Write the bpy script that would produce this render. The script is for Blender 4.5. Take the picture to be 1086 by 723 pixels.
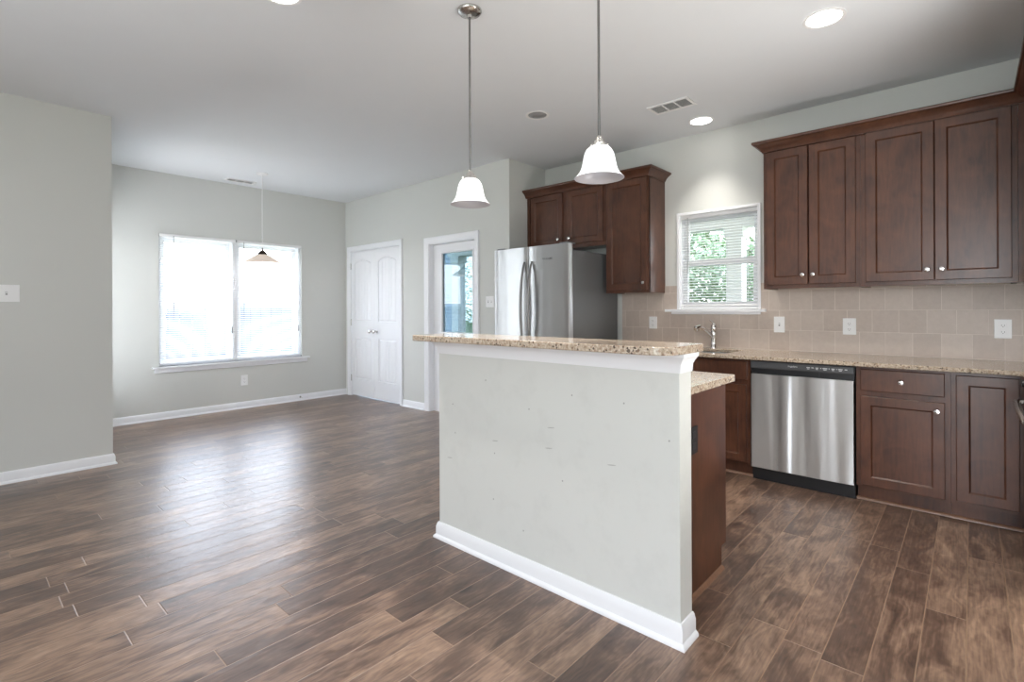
import bpy, math, random
from mathutils import Vector, Matrix
random.seed(7)
S = bpy.context.scene
for _o in list(bpy.data.objects): bpy.data.objects.remove(_o)

# ------------------------------------------------------------------ camera
YAW, ROLL, CAMZ = 0.7334, -0.0043, 1.21
cam_d = bpy.data.cameras.new('camera'); cam = bpy.data.objects.new('camera', cam_d)
S.collection.objects.link(cam); S.camera = cam
cam_d.sensor_width = 36.0; cam_d.lens = 541.0 / 1086.0 * 36.0
cam_d.shift_y = -(361.5 - 327.45) / 1086.0
cam_d.clip_start = 0.02; cam_d.clip_end = 200
F = Vector((math.cos(YAW), math.sin(YAW), 0)); R = Vector((math.sin(YAW), -math.cos(YAW), 0)); U = Vector((0, 0, 1))
R2 = R * math.cos(ROLL) + U * math.sin(ROLL); U2 = U * math.cos(ROLL) - R * math.sin(ROLL)
m3 = Matrix((R2, U2, -F)).transposed()
cam.matrix_world = Matrix.Translation((0, 0, CAMZ)) @ m3.to_4x4()

# ------------------------------------------------------------------ light
S.view_settings.view_transform = 'Standard'; S.view_settings.look = 'None'
S.view_settings.gamma = 1.0; S.view_settings.use_curve_mapping = False
S.view_settings.exposure = 0.53
WORLD = 7.0
W = bpy.data.worlds.new('world'); S.world = W; W.use_nodes = True
nt = W.node_tree; nt.nodes.clear()
wo = nt.nodes.new('ShaderNodeOutputWorld'); bg = nt.nodes.new('ShaderNodeBackground')
tc = nt.nodes.new('ShaderNodeTexCoord'); sp = nt.nodes.new('ShaderNodeSeparateXYZ'); rp = nt.nodes.new('ShaderNodeValToRGB')
nt.links.new(tc.outputs['Generated'], sp.inputs[0]); nt.links.new(sp.outputs['Z'], rp.inputs[0])
rp.color_ramp.elements[0].position = 0.0; rp.color_ramp.elements[0].color = (0.93, 0.96, 1, 1)
rp.color_ramp.elements[1].position = 0.7; rp.color_ramp.elements[1].color = (0.62, 0.76, 1, 1)
nt.links.new(rp.outputs[0], bg.inputs[0]); bg.inputs[1].default_value = WORLD
nt.links.new(bg.outputs[0], wo.inputs[0])
S.cycles.max_bounces = 10; S.cycles.diffuse_bounces = 6; S.cycles.glossy_bounces = 5
S.cycles.transparent_max_bounces = 16; S.cycles.transmission_bounces = 6
S.cycles.sample_clamp_indirect = 6.0; S.cycles.caustics_reflective = False; S.cycles.caustics_refractive = False
S.cycles.use_denoising = True

def area(name, loc, rot, sx, sy, power=0, color=(1, 1, 1), portal=False):
    l = bpy.data.lights.new(name, 'AREA'); l.shape = 'RECTANGLE'; l.size = sx; l.size_y = sy
    l.energy = power; l.color = color
    if portal: l.cycles.is_portal = True
    o = bpy.data.objects.new(name, l); S.collection.objects.link(o); o.location = loc; o.rotation_euler = rot
    return o
H = math.pi / 2
# sky portals in the window openings (they only guide sampling of the sky)
area('portal_dining', (2.38, 6.80, 1.33), (-H, 0, 0), 1.6, 1.45, portal=True)
area('portal_kitchen', (4.56, 1.62, 1.62), (0, H, 0), 0.85, 0.7, portal=True)
area('portal_living', (-3.62, -1.0, 1.25), (0, -H, 0), 2.2, 2.4, portal=True)
area('portal_added_slot', (-3.62, 2.47, 1.2), (0, -H, 0), 2.1, 0.22, portal=True)  # narrow slot invented to throw a bright streak
area('portal_living_side', (-0.8, -3.62, 1.6), (H, 0, 0), 1.0, 0.9, portal=True)
area('portal_dining_side', (0.765, 5.92, 1.25), (0, -H, 0), 1.9, 1.1, portal=True)
# added fill lamps, mostly in invented openings out of view, imitating overcast daylight
area('fill_living', (-3.58, -1.0, 1.25), (0, -H, 0), 2.2, 2.4, 54, (0.93, 0.96, 1))
area('ground_bounce_dining', (2.38, 7.9, 0.05), (math.radians(180 + 35), 0, 0), 2.4, 1.4, 60, (0.97, 0.98, 1))  # added lamp below the dining window, imitating light bounced off the ground
area('fill_dining_side', (0.77, 5.92, 1.25), (0, -H, 0), 1.8, 1.04, 20, (0.95, 0.97, 1))  # added fill behind the invented side window
# added upward fill lamps out of view, brightening the ceiling
area('ceiling_fill', (-1.6, 1.3, 0.6), (math.pi, 0, 0), 2.6, 3.2, 50, (0.97, 0.98, 1))
area('ceiling_fill_kitchen', (2.5, -0.56, 0.35), (math.pi, 0, 0), 0.7, 0.5, 36, (1, 0.98, 0.95))

# ------------------------------------------------------------------ materials
def mat(name):
    m = bpy.data.materials.new(name); m.use_nodes = True
    n = m.node_tree; b = n.nodes['Principled BSDF']
    return m, n, b
def N(n, t, **kw):
    x = n.nodes.new(t)
    for k, v in kw.items(): setattr(x, k, v)
    return x
def L(n, a, b): n.links.new(a, b)
def srgb(r, g, b):
    f = lambda c: ((c / 255 + 0.055) / 1.055) ** 2.4 if c > 10 else c / 255 / 12.92
    return (f(r), f(g), f(b), 1)
def plain(name, col, rough=0.5, metal=0.0, spec=0.5, emit=None, es=0, var=0.04, scale=6.0, bump=0.0, bscale=200):
    m, n, b = mat(name)
    g = N(n, 'ShaderNodeNewGeometry'); nz = N(n, 'ShaderNodeTexNoise'); nz.inputs['Scale'].default_value = scale
    nz.inputs['Detail'].default_value = 3
    L(n, g.outputs['Position'], nz.inputs['Vector'])
    mx = N(n, 'ShaderNodeMix', data_type='RGBA')
    c = Vector(col[:3])
    mx.inputs['A'].default_value = (*(c * (1 - var)), 1); mx.inputs['B'].default_value = (*[min(1, q) for q in c * (1 + var)], 1)
    L(n, nz.outputs['Fac'], mx.inputs['Factor']); L(n, mx.outputs['Result'], b.inputs['Base Color'])
    b.inputs['Roughness'].default_value = rough; b.inputs['Metallic'].default_value = metal
    b.inputs['Specular IOR Level'].default_value = spec
    if emit: b.inputs['Emission Color'].default_value = emit; b.inputs['Emission Strength'].default_value = es
    if bump:
        nb = N(n, 'ShaderNodeTexNoise'); nb.inputs['Scale'].default_value = bscale
        L(n, g.outputs['Position'], nb.inputs['Vector'])
        bp = N(n, 'ShaderNodeBump'); bp.inputs['Strength'].default_value = bump; bp.inputs['Distance'].default_value = 0.001
        L(n, nb.outputs['Fac'], bp.inputs['Height']); L(n, bp.outputs[0], b.inputs['Normal'])
    return m
M = {}
PAINT = srgb(208, 209, 205)
M['paint'] = plain('greige_paint', PAINT, 0.6, var=0.015, scale=1.5, bump=0.12, bscale=350, spec=0.3)
M['ceiling'] = plain('ceiling_paint', srgb(228, 231, 234), 0.9, var=0.01, bump=0.1, spec=0.1)
M['trim'] = plain('white_trim_paint', srgb(236, 237, 240), 0.35, var=0.01)
M['door_paint'] = plain('white_door_paint', srgb(234, 235, 238), 0.4, var=0.01)
M['plastic'] = plain('white_plastic', srgb(238, 238, 238), 0.35, var=0.01)
M['slot'] = plain('outlet_slot_dark', srgb(70, 68, 66), 0.6)
M['nickel'] = plain('brushed_nickel', (0.62, 0.6, 0.57, 1), 0.25, 1.0)
M['rod'] = plain('satin_nickel_rod', (0.22, 0.215, 0.21, 1), 0.4, 1.0)
M['chrome'] = plain('polished_chrome', (0.75, 0.72, 0.70, 1), 0.12, 1.0)
M['black'] = plain('black_plastic', (0.012, 0.012, 0.013, 1), 0.35)
M['dark_grey'] = plain('dark_grey_panel', (0.028, 0.028, 0.03, 1), 0.3)
M['ctrl'] = plain('control_fascia_grey', (0.075, 0.076, 0.08, 1), 0.25)
M['print'] = plain('pale_print', (0.6, 0.6, 0.6, 1), 0.5)
M['print_dark'] = plain('grey_badge', (0.22, 0.22, 0.23, 1), 0.4, 0.6)
M['fridge_side'] = plain('grey_textured_steel_side', (0.17, 0.175, 0.18, 1), 0.5, 0.3, bump=0.3, bscale=600)
M['bronze'] = plain('dark_bronze', (0.05, 0.038, 0.03, 1), 0.35, 0.9)
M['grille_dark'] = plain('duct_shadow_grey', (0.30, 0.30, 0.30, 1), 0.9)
M['siding'] = plain('porch_white_siding', srgb(235, 233, 230), 0.6)
M['porch_floor'] = plain('porch_concrete', srgb(150, 148, 145), 0.8, var=0.15)
M['grass'] = plain('lawn_green', srgb(90, 110, 70), 0.9, var=0.4, scale=3)
M['siding_blue'] = plain('pale_blue_lap_siding', srgb(150, 165, 180), 0.7)
M['fence'] = plain('fence_pale_grey', srgb(120, 128, 142), 0.8, var=0.1)
M['bark'] = plain('bark_brown', srgb(80, 68, 55), 0.9, var=0.3)
M['leaf'] = plain('leaf_green', srgb(96, 122, 74), 0.35, var=0.5, scale=9)
M['leaf_light'] = plain('leaf_light_green', srgb(120, 140, 90), 0.4, var=0.5, scale=9)

def math2(n, op, a, b=None, clamp=False):
    x = N(n, 'ShaderNodeMath', operation=op); x.use_clamp = clamp
    for i, v in enumerate((a, b)):
        if v is None: continue
        if isinstance(v, (int, float)): x.inputs[i].default_value = v
        else: L(n, v, x.inputs[i])
    return x.outputs[0]
def scuffed():
    m = M['paint'].copy(); m.name = 'greige_paint_scuffed'; n = m.node_tree; b = n.nodes['Principled BSDF']
    src = b.inputs['Base Color'].links[0].from_socket
    g = N(n, 'ShaderNodeNewGeometry'); sx = N(n, 'ShaderNodeSeparateXYZ'); L(n, g.outputs['Position'], sx.inputs[0])
    def marks(sy, sz, thr, keep, off):
        c = N(n, 'ShaderNodeCombineXYZ'); L(n, math2(n, 'ADD', math2(n, 'MULTIPLY', sx.outputs['Y'], sy), off), c.inputs[0])
        L(n, math2(n, 'ADD', math2(n, 'MULTIPLY', sx.outputs['Z'], sz), math2(n, 'MULTIPLY', sx.outputs['Y'], sz * .12)), c.inputs[1])
        v = N(n, 'ShaderNodeTexVoronoi', voronoi_dimensions='2D'); v.inputs['Scale'].default_value = 1; L(n, c.outputs[0], v.inputs['Vector'])
        q = N(n, 'ShaderNodeSeparateColor'); L(n, v.outputs['Color'], q.inputs[0])
        return math2(n, 'MULTIPLY', math2(n, 'LESS_THAN', v.outputs['Distance'], thr), math2(n, 'GREATER_THAN', q.outputs[0], keep))
    a = math2(n, 'MAXIMUM', math2(n, 'MULTIPLY', marks(4.3, 4.3, .016, .55, 3.3), .6), math2(n, 'MULTIPLY', marks(3.1, 30, .060, .90, 1.7), .5))
    n2 = N(n, 'ShaderNodeTexNoise'); n2.inputs['Scale'].default_value = 7; n2.inputs['Detail'].default_value = 7; n2.inputs['Roughness'].default_value = .65; L(n, g.outputs['Position'], n2.inputs['Vector'])
    r2 = N(n, 'ShaderNodeMapRange'); r2.inputs['From Min'].default_value = 0.5; r2.inputs['From Max'].default_value = 0.8; r2.inputs['To Max'].default_value = 0.10
    L(n, n2.outputs['Fac'], r2.inputs[0])
    a2n = N(n, 'ShaderNodeMath', operation='MAXIMUM'); L(n, a, a2n.inputs[0]); L(n, r2.outputs[0], a2n.inputs[1]); a2 = a2n
    mx = N(n, 'ShaderNodeMix', data_type='RGBA'); mx.inputs['B'].default_value = srgb(110, 108, 102)
    L(n, a2.outputs[0], mx.inputs['Factor']); L(n, src, mx.inputs['A']); L(n, mx.outputs['Result'], b.inputs['Base Color'])
    return m
M['scuffed'] = scuffed()


def floor_mat():
    m, n, b = mat('handscraped_maple_planks')
    PW, PL = 0.1245, 1.15
    g = N(n, 'ShaderNodeNewGeometry'); s = N(n, 'ShaderNodeSeparateXYZ'); L(n, g.outputs['Position'], s.inputs[0])
    yy = math2(n, 'DIVIDE', math2(n, 'ADD', s.outputs['Y'], 10.0 - 0.018 + 0.0 * PW), PW)
    yy = math2(n, 'ADD', yy, 0.68)
    row = math2(n, 'FLOOR', yy); fy = math2(n, 'FRACT', yy)
    wn = N(n, 'ShaderNodeTexWhiteNoise', noise_dimensions='1D'); L(n, row, wn.inputs['W'])
    xx = math2(n, 'ADD', math2(n, 'DIVIDE', s.outputs['X'], PL), math2(n, 'MULTIPLY', wn.outputs['Value'], 7.3))
    xx = math2(n, 'ADD', xx, 20)
    col = math2(n, 'FLOOR', xx); fx = math2(n, 'FRACT', xx)
    cb = N(n, 'ShaderNodeCombineXYZ'); L(n, row, cb.inputs[0]); L(n, col, cb.inputs[1])
    w2 = N(n, 'ShaderNodeTexWhiteNoise', noise_dimensions='3D'); L(n, cb.outputs[0], w2.inputs['Vector'])
    # distance to plank edges in metres
    ey = math2(n, 'MULTIPLY', math2(n, 'MINIMUM', fy, math2(n, 'SUBTRACT', 1.0, fy)), PW)
    ex = math2(n, 'MULTIPLY', math2(n, 'MINIMUM', fx, math2(n, 'SUBTRACT', 1.0, fx)), PL)
    e = math2(n, 'MINIMUM', ex, ey)
    gap = N(n, 'ShaderNodeMapRange'); gap.inputs['From Min'].default_value = 0.0008; gap.inputs['From Max'].default_value = 0.0026
    L(n, e, gap.inputs[0])
    # grain coordinates, shifted per plank
    off = N(n, 'ShaderNodeVectorMath', operation='SCALE'); L(n, w2.outputs['Color'], off.inputs[0]); off.inputs['Scale'].default_value = 37.0
    ad = N(n, 'ShaderNodeVectorMath', operation='ADD'); L(n, g.outputs['Position'], ad.inputs[0]); L(n, off.outputs[0], ad.inputs[1])
    mp = N(n, 'ShaderNodeMapping'); mp.inputs['Scale'].default_value = (0.42, 1, 1); L(n, ad.outputs[0], mp.inputs[0])
    blot = N(n, 'ShaderNodeTexNoise'); blot.inputs['Scale'].default_value = 7.5; blot.inputs['Detail'].default_value = 5; blot.inputs['Distortion'].default_value = 1.3
    L(n, mp.outputs[0], blot.inputs['Vector'])
    mp2 = N(n, 'ShaderNodeMapping'); mp2.inputs['Scale'].default_value = (0.05, 1, 1); L(n, ad.outputs[0], mp2.inputs[0])
    fine = N(n, 'ShaderNodeTexNoise'); fine.inputs['Scale'].default_value = 140; fine.inputs['Detail'].default_value = 4; fine.inputs['Distortion'].default_value = 0.4
    L(n, mp2.outputs[0], fine.inputs['Vector'])
    ring = N(n, 'ShaderNodeTexWave', wave_type='BANDS', bands_direction='Y'); ring.inputs['Scale'].default_value = 9; ring.inputs['Distortion'].default_value = 16; ring.inputs['Detail'].default_value = 3; ring.inputs['Detail Scale'].default_value = 1.6
    L(n, mp.outputs[0], ring.inputs['Vector'])
    # knots
    kn = N(n, 'ShaderNodeTexVoronoi'); kn.inputs['Scale'].default_value = 2.6
    mpk = N(n, 'ShaderNodeMapping'); mpk.inputs['Scale'].default_value = (0.6, 1, 1); L(n, ad.outputs[0], mpk.inputs[0]); L(n, mpk.outputs[0], kn.inputs['Vector'])
    kr = N(n, 'ShaderNodeMapRange'); kr.inputs['From Min'].default_value = 0.02; kr.inputs['From Max'].default_value = 0.09; kr.inputs['To Min'].default_value = 0.45; kr.inputs['To Max'].default_value = 0.0
    L(n, kn.outputs['Distance'], kr.inputs[0])
    t = math2(n, 'ADD', math2(n, 'MULTIPLY', blot.outputs['Fac'], 0.80), math2(n, 'MULTIPLY', w2.outputs['Value'], 0.20))
    t = math2(n, 'ADD', t, math2(n, 'MULTIPLY', fine.outputs['Fac'], 0.34))
    t = math2(n, 'ADD', t, math2(n, 'MULTIPLY', ring.outputs['Fac'], 0.08))
    t = math2(n, 'SUBTRACT', math2(n, 'SUBTRACT', t, 0.265), kr.outputs[0])
    r = N(n, 'ShaderNodeValToRGB'); cr = r.color_ramp
    cr.elements[0].position = 0.12; cr.elements[0].color = srgb(52, 38, 32)
    cr.elements[1].position = 0.88; cr.elements[1].color = srgb(196, 166, 140)
    k = cr.elements.new(0.40); k.color = srgb(98, 76, 64)
    k = cr.elements.new(0.62); k.color = srgb(146, 119, 100)
    L(n, t, r.inputs[0])
    mx = N(n, 'ShaderNodeMix', data_type='RGBA'); mx.inputs['A'].default_value = srgb(150, 122, 100)  # seams paler than the boards, imitating highlights on their bevels
    L(n, gap.outputs[0], mx.inputs['Factor']); L(n, r.outputs[0], mx.inputs['B']); L(n, mx.outputs['Result'], b.inputs['Base Color'])
    rr = N(n, 'ShaderNodeMapRange'); rr.inputs['To Min'].default_value = 0.28; rr.inputs['To Max'].default_value = 0.42
    L(n, blot.outputs['Fac'], rr.inputs[0]); L(n, rr.outputs[0], b.inputs['Roughness'])
    b.inputs['Specular IOR Level'].default_value = 0.5
    b.inputs['Coat Weight'].default_value = 0.35; b.inputs['Coat Roughness'].default_value = 0.36; b.inputs['Coat IOR'].default_value = 1.6
    # bump: micro-bevel + scraping
    bev = N(n, 'ShaderNodeMapRange'); bev.inputs['From Min'].default_value = 0.0; bev.inputs['From Max'].default_value = 0.004; L(n, e, bev.inputs[0])
    scr = N(n, 'ShaderNodeTexNoise'); scr.inputs['Scale'].default_value = 9; scr.inputs['Detail'].default_value = 2
    mp3 = N(n, 'ShaderNodeMapping'); mp3.inputs['Scale'].default_value = (0.9, 1.6, 1); L(n, ad.outputs[0], mp3.inputs[0]); L(n, mp3.outputs[0], scr.inputs['Vector'])
    hh = math2(n, 'ADD', math2(n, 'MULTIPLY', bev.outputs[0], 0.0014), math2(n, 'MULTIPLY', scr.outputs['Fac'], 0.0035))
    hh = math2(n, 'ADD', hh, math2(n, 'MULTIPLY', fine.outputs['Fac'], 0.00012))
    bp = N(n, 'ShaderNodeBump'); bp.inputs['Strength'].default_value = 0.8; bp.inputs['Distance'].default_value = 1.0
    L(n, hh, bp.inputs['Height']); L(n, bp.outputs[0], b.inputs['Normal'])
    return m
M['floor'] = floor_mat()

def wood(name, dark, light, rough=0.33, axis='Z', coat=0.25):
    m, n, b = mat(name)
    g = N(n, 'ShaderNodeTexCoord'); mp = N(n, 'ShaderNodeMapping')
    mp.inputs['Scale'].default_value = (1, 1, 0.12) if axis == 'Z' else (1, 0.12, 1)
    L(n, g.outputs['Object'], mp.inputs[0])
    fi = N(n, 'ShaderNodeTexNoise'); fi.inputs['Scale'].default_value = 60; fi.inputs['Detail'].default_value = 5; fi.inputs['Distortion'].default_value = 0.5; L(n, mp.outputs[0], fi.inputs['Vector'])
    bl = N(n, 'ShaderNodeTexNoise'); bl.inputs['Scale'].default_value = 6; bl.inputs['Detail'].default_value = 3; bl.inputs['Distortion'].default_value = 0.8; L(n, g.outputs['Object'], bl.inputs['Vector'])
    t = math2(n, 'ADD', math2(n, 'MULTIPLY', fi.outputs['Fac'], 0.4), math2(n, 'MULTIPLY', bl.outputs['Fac'], 0.6))
    r = N(n, 'ShaderNodeMapRange'); r.inputs['From Min'].default_value = 0.3; r.inputs['From Max'].default_value = 0.7; L(n, t, r.inputs[0])
    mx = N(n, 'ShaderNodeMix', data_type='RGBA'); mx.inputs['A'].default_value = dark; mx.inputs['B'].default_value = light
    L(n, r.outputs[0], mx.inputs['Factor']); L(n, mx.outputs['Result'], b.inputs['Base Color'])
    b.inputs['Roughness'].default_value = rough; b.inputs['Coat Weight'].default_value = coat; b.inputs['Coat Roughness'].default_value = 0.25
    return m
M['cab'] = wood('stained_maple_cabinet', srgb(60, 37, 29), srgb(102, 65, 47), rough=.29, coat=.0)
M['shoe_wood'] = wood('shoe_moulding_wood', srgb(110, 80, 62), srgb(140, 105, 82), axis='Y')

def granite():
    m, n, b = mat('speckled_beige_granite')
    g = N(n, 'ShaderNodeNewGeometry')
    a = N(n, 'ShaderNodeTexNoise'); a.inputs['Scale'].default_value = 85; a.inputs['Detail'].default_value = 6; a.inputs['Roughness'].default_value = 0.7; L(n, g.outputs['Position'], a.inputs['Vector'])
    r = N(n, 'ShaderNodeValToRGB'); cr = r.color_ramp
    cr.elements[0].position = 0.30; cr.elements[0].color = srgb(120, 105, 92)
    cr.elements[1].position = 0.72; cr.elements[1].color = srgb(212, 200, 184)
    k = cr.elements.new(0.44); k.color = srgb(164, 147, 129)
    k = cr.elements.new(0.55); k.color = srgb(190, 175, 157)
    L(n, a.outputs['Fac'], r.inputs[0])
    v = N(n, 'ShaderNodeTexVoronoi'); v.inputs['Scale'].default_value = 95; L(n, g.outputs['Position'], v.inputs['Vector'])
    s = N(n, 'ShaderNodeSeparateColor'); L(n, v.outputs['Color'], s.inputs[0])
    dk = math2(n, 'MULTIPLY', math2(n, 'GREATER_THAN', s.outputs[0], 0.83), math2(n, 'LESS_THAN', v.outputs['Distance'], 0.42))
    mx = N(n, 'ShaderNodeMix', data_type='RGBA'); L(n, math2(n, 'MULTIPLY', dk, 0.85), mx.inputs['Factor']); L(n, r.outputs[0], mx.inputs['A'])
    mx.inputs['B'].default_value = srgb(62, 50, 44)
    v2 = N(n, 'ShaderNodeTexVoronoi'); v2.inputs['Scale'].default_value = 120; L(n, g.outputs['Position'], v2.inputs['Vector'])
    s2 = N(n, 'ShaderNodeSeparateColor'); L(n, v2.outputs['Color'], s2.inputs[0])
    rd = math2(n, 'GREATER_THAN', s2.outputs[1], 0.86)
    mx2 = N(n, 'ShaderNodeMix', data_type='RGBA'); L(n, math2(n, 'MULTIPLY', rd, 0.6), mx2.inputs['Factor']); L(n, mx.outputs['Result'], mx2.inputs['A'])
    mx2.inputs['B'].default_value = srgb(140, 112, 92)
    L(n, mx2.outputs['Result'], b.inputs['Base Color']); b.inputs['Roughness'].default_value = 0.12
    return m
M['granite'] = granite()

def tile():
    m, n, b = mat('beige_square_wall_tile')
    TW, TH = 0.1515, 0.157
    g = N(n, 'ShaderNodeNewGeometry'); s = N(n, 'ShaderNodeSeparateXYZ'); L(n, g.outputs['Position'], s.inputs[0])
    zz = math2(n, 'DIVIDE', math2(n, 'SUBTRACT', s.outputs['Z'], 1.190 - 10 * TH), TH)
    row = math2(n, 'FLOOR', zz); fz = math2(n, 'FRACT', zz)
    par = math2(n, 'MULTIPLY', math2(n, 'MODULO', row, 2.0), 0.5)
    yy = math2(n, 'ADD', math2(n, 'DIVIDE', math2(n, 'ADD', s.outputs['Y'], 20 * TW + 0.003), TW), par)
    c = math2(n, 'FLOOR', yy); fy = math2(n, 'FRACT', yy)
    e = math2(n, 'MINIMUM', math2(n, 'MULTIPLY', math2(n, 'MINIMUM', fy, math2(n, 'SUBTRACT', 1.0, fy)), TW), math2(n, 'MULTIPLY', math2(n, 'MINIMUM', fz, math2(n, 'SUBTRACT', 1.0, fz)), TH))
    gr = N(n, 'ShaderNodeMapRange'); gr.inputs['From Min'].default_value = 0.0009; gr.inputs['From Max'].default_value = 0.0020; L(n, e, gr.inputs[0])
    cb = N(n, 'ShaderNodeCombineXYZ'); L(n, row, cb.inputs[0]); L(n, c, cb.inputs[1])
    w = N(n, 'ShaderNodeTexWhiteNoise', noise_dimensions='3D'); L(n, cb.outputs[0], w.inputs['Vector'])
    nz = N(n, 'ShaderNodeTexNoise'); nz.inputs['Scale'].default_value = 30; nz.inputs['Detail'].default_value = 6; nz.inputs['Roughness'].default_value = 0.7; L(n, g.outputs['Position'], nz.inputs['Vector'])
    t = math2(n, 'ADD', math2(n, 'MULTIPLY', w.outputs['Value'], 0.35), math2(n, 'MULTIPLY', nz.outputs['Fac'], 0.65))
    mx = N(n, 'ShaderNodeMix', data_type='RGBA'); mx.inputs['A'].default_value = srgb(172, 157, 146); mx.inputs['B'].default_value = srgb(208, 195, 184); L(n, t, mx.inputs['Factor'])
    m2 = N(n, 'ShaderNodeMix', data_type='RGBA'); m2.inputs['A'].default_value = srgb(218, 207, 197); L(n, gr.outputs[0], m2.inputs['Factor']); L(n, mx.outputs['Result'], m2.inputs['B'])
    L(n, m2.outputs['Result'], b.inputs['Base Color']); b.inputs['Roughness'].default_value = 0.42
    bp = N(n, 'ShaderNodeBump'); bp.inputs['Strength'].default_value = 0.5; bp.inputs['Distance'].default_value = 0.001; L(n, gr.outputs[0], bp.inputs['Height']); L(n, bp.outputs[0], b.inputs['Normal'])
    return m
M['tile'] = tile()

def steel(name, col, rough, streak=0.06, wave=0.003):
    m, n, b = mat(name)
    g = N(n, 'ShaderNodeNewGeometry'); mp = N(n, 'ShaderNodeMapping'); mp.inputs['Scale'].default_value = (3, 3, 300); L(n, g.outputs['Position'], mp.inputs[0])
    nz = N(n, 'ShaderNodeTexNoise'); nz.inputs['Scale'].default_value = 1.0; nz.inputs['Detail'].default_value = 3; L(n, mp.outputs[0], nz.inputs['Vector'])
    sm = N(n, 'ShaderNodeTexNoise'); sm.inputs['Scale'].default_value = 5; sm.inputs['Detail'].default_value = 4; L(n, g.outputs['Position'], sm.inputs['Vector'])
    mx = N(n, 'ShaderNodeMix', data_type='RGBA'); c = Vector(col); mx.inputs['A'].default_value = (*(c * 0.92), 1); mx.inputs['B'].default_value = (*(c * 1.06), 1)
    L(n, sm.outputs['Fac'], mx.inputs['Factor']); L(n, mx.outputs['Result'], b.inputs['Base Color'])
    b.inputs['Metallic'].default_value = 1.0; b.inputs['Roughness'].default_value = rough
    b.inputs['Anisotropic'].default_value = 0.95; b.inputs['Anisotropic Rotation'].default_value = 0.25
    tg = N(n, 'ShaderNodeTangent', direction_type='RADIAL', axis='Z'); L(n, tg.outputs[0], b.inputs['Tangent'])
    bp = N(n, 'ShaderNodeBump'); bp.inputs['Strength'].default_value = streak; bp.inputs['Distance'].default_value = 0.001
    L(n, nz.outputs['Fac'], bp.inputs['Height'])
    mw = N(n, 'ShaderNodeMapping'); mw.inputs['Scale'].default_value = (9, 9, .5); L(n, g.outputs['Position'], mw.inputs[0])
    nw = N(n, 'ShaderNodeTexNoise'); nw.inputs['Scale'].default_value = 1.0; nw.inputs['Detail'].default_value = 1; L(n, mw.outputs[0], nw.inputs['Vector'])
    bw = N(n, 'ShaderNodeBump'); bw.inputs['Strength'].default_value = 1; bw.inputs['Distance'].default_value = wave
    L(n, nw.outputs['Fac'], bw.inputs['Height']); L(n, bp.outputs[0], bw.inputs['Normal']); L(n, bw.outputs[0], b.inputs['Normal'])
    return m
M['steel'] = steel('brushed_stainless_steel', (0.62, 0.63, 0.64), 0.42, wave=.017)
M['steel_door'] = steel('brushed_stainless_fridge', (0.68, 0.69, 0.70), 0.38)

def glass(name, tint=(1, 1, 1, 1), ior=1.5, boost=1.0):
    m, n, b = mat(name); n.nodes.remove(b); out = n.nodes['Material Output']
    t = N(n, 'ShaderNodeBsdfTransparent'); t.inputs[0].default_value = tint
    g = N(n, 'ShaderNodeBsdfGlossy'); g.inputs['Roughness'].default_value = 0.0
    geo = N(n, 'ShaderNodeNewGeometry'); dp = N(n, 'ShaderNodeVectorMath', operation='DOT_PRODUCT')
    L(n, geo.outputs['Incoming'], dp.inputs[0]); L(n, geo.outputs['Normal'], dp.inputs[1])
    c = math2(n, 'ABSOLUTE', dp.outputs['Value']); k = math2(n, 'POWER', math2(n, 'SUBTRACT', 1.0, c), 5.0)
    f0 = ((ior - 1) / (ior + 1)) ** 2 * boost
    fr_ = math2(n, 'ADD', math2(n, 'MULTIPLY', k, 1 - f0), f0, True)
    s = N(n, 'ShaderNodeMixShader'); L(n, fr_, s.inputs[0])
    L(n, t.outputs[0], s.inputs[1]); L(n, g.outputs[0], s.inputs[2]); L(n, s.outputs[0], out.inputs[0])
    return m
M['glass'] = glass('window_glass')
M['door_glass'] = glass('tinted_double_glazing', (0.40, 0.48, 0.51, 1), 1.6, 2.0)
M['oven_glass'] = plain('black_oven_glass', (0.02, 0.022, 0.022, 1), 0.05)

def slat(name, col, tr):
    m, n, b = mat(name); out = n.nodes['Material Output']
    b.inputs['Base Color'].default_value = col; b.inputs['Roughness'].default_value = 0.45
    t = N(n, 'ShaderNodeBsdfTranslucent'); t.inputs[0].default_value = (1, 1, 1, 1)
    s = N(n, 'ShaderNodeMixShader'); s.inputs[0].default_value = tr
    L(n, b.outputs[0], s.inputs[1]); L(n, t.outputs[0], s.inputs[2]); L(n, s.outputs[0], out.inputs[0])
    return m
M['slat'] = slat('white_vinyl_slat', (0.88, 0.89, 0.90, 1), 0.55)
M['slat_k'] = slat('white_vinyl_slat_kitchen', (0.86, 0.87, 0.88, 1), 0.15)
M['shade_out'] = plain('lit_frosted_glass', (0.9, 0.9, 0.92, 1), 0.3, emit=(0.97, 0.97, 1, 1), es=0.34)
M['shade_in'] = plain('frosted_glass_inside_shaded', (0.42, 0.42, 0.46, 1), 0.4, emit=(0.95, 0.95, 1, 1), es=0.0)  # darker copy of the lampshade glass; inner shading put into the colour
M['shade_warm'] = plain('warm_alabaster_glass', (0.62, 0.54, 0.48, 1), 0.3, emit=(1, 0.82, 0.68, 1), es=0.22)
M['bulb'] = plain('lit_lamp', (1, 1, 1, 1), 0.4, emit=(1, 0.98, 0.95, 1), es=6)
M['bulb_soft'] = plain('frosted_lit_bulb', (1, 1, 1, 1), 0.4, emit=(1, 0.98, 0.95, 1), es=1.5)
M['bulb_warm'] = plain('lit_warm_bulb', (1, 1, 1, 1), 0.4, emit=(1, 0.8, 0.6, 1), es=6)
M['lamp_off'] = plain('unlit_lamp_grey', (0.3, 0.3, 0.3, 1), 0.3)

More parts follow.
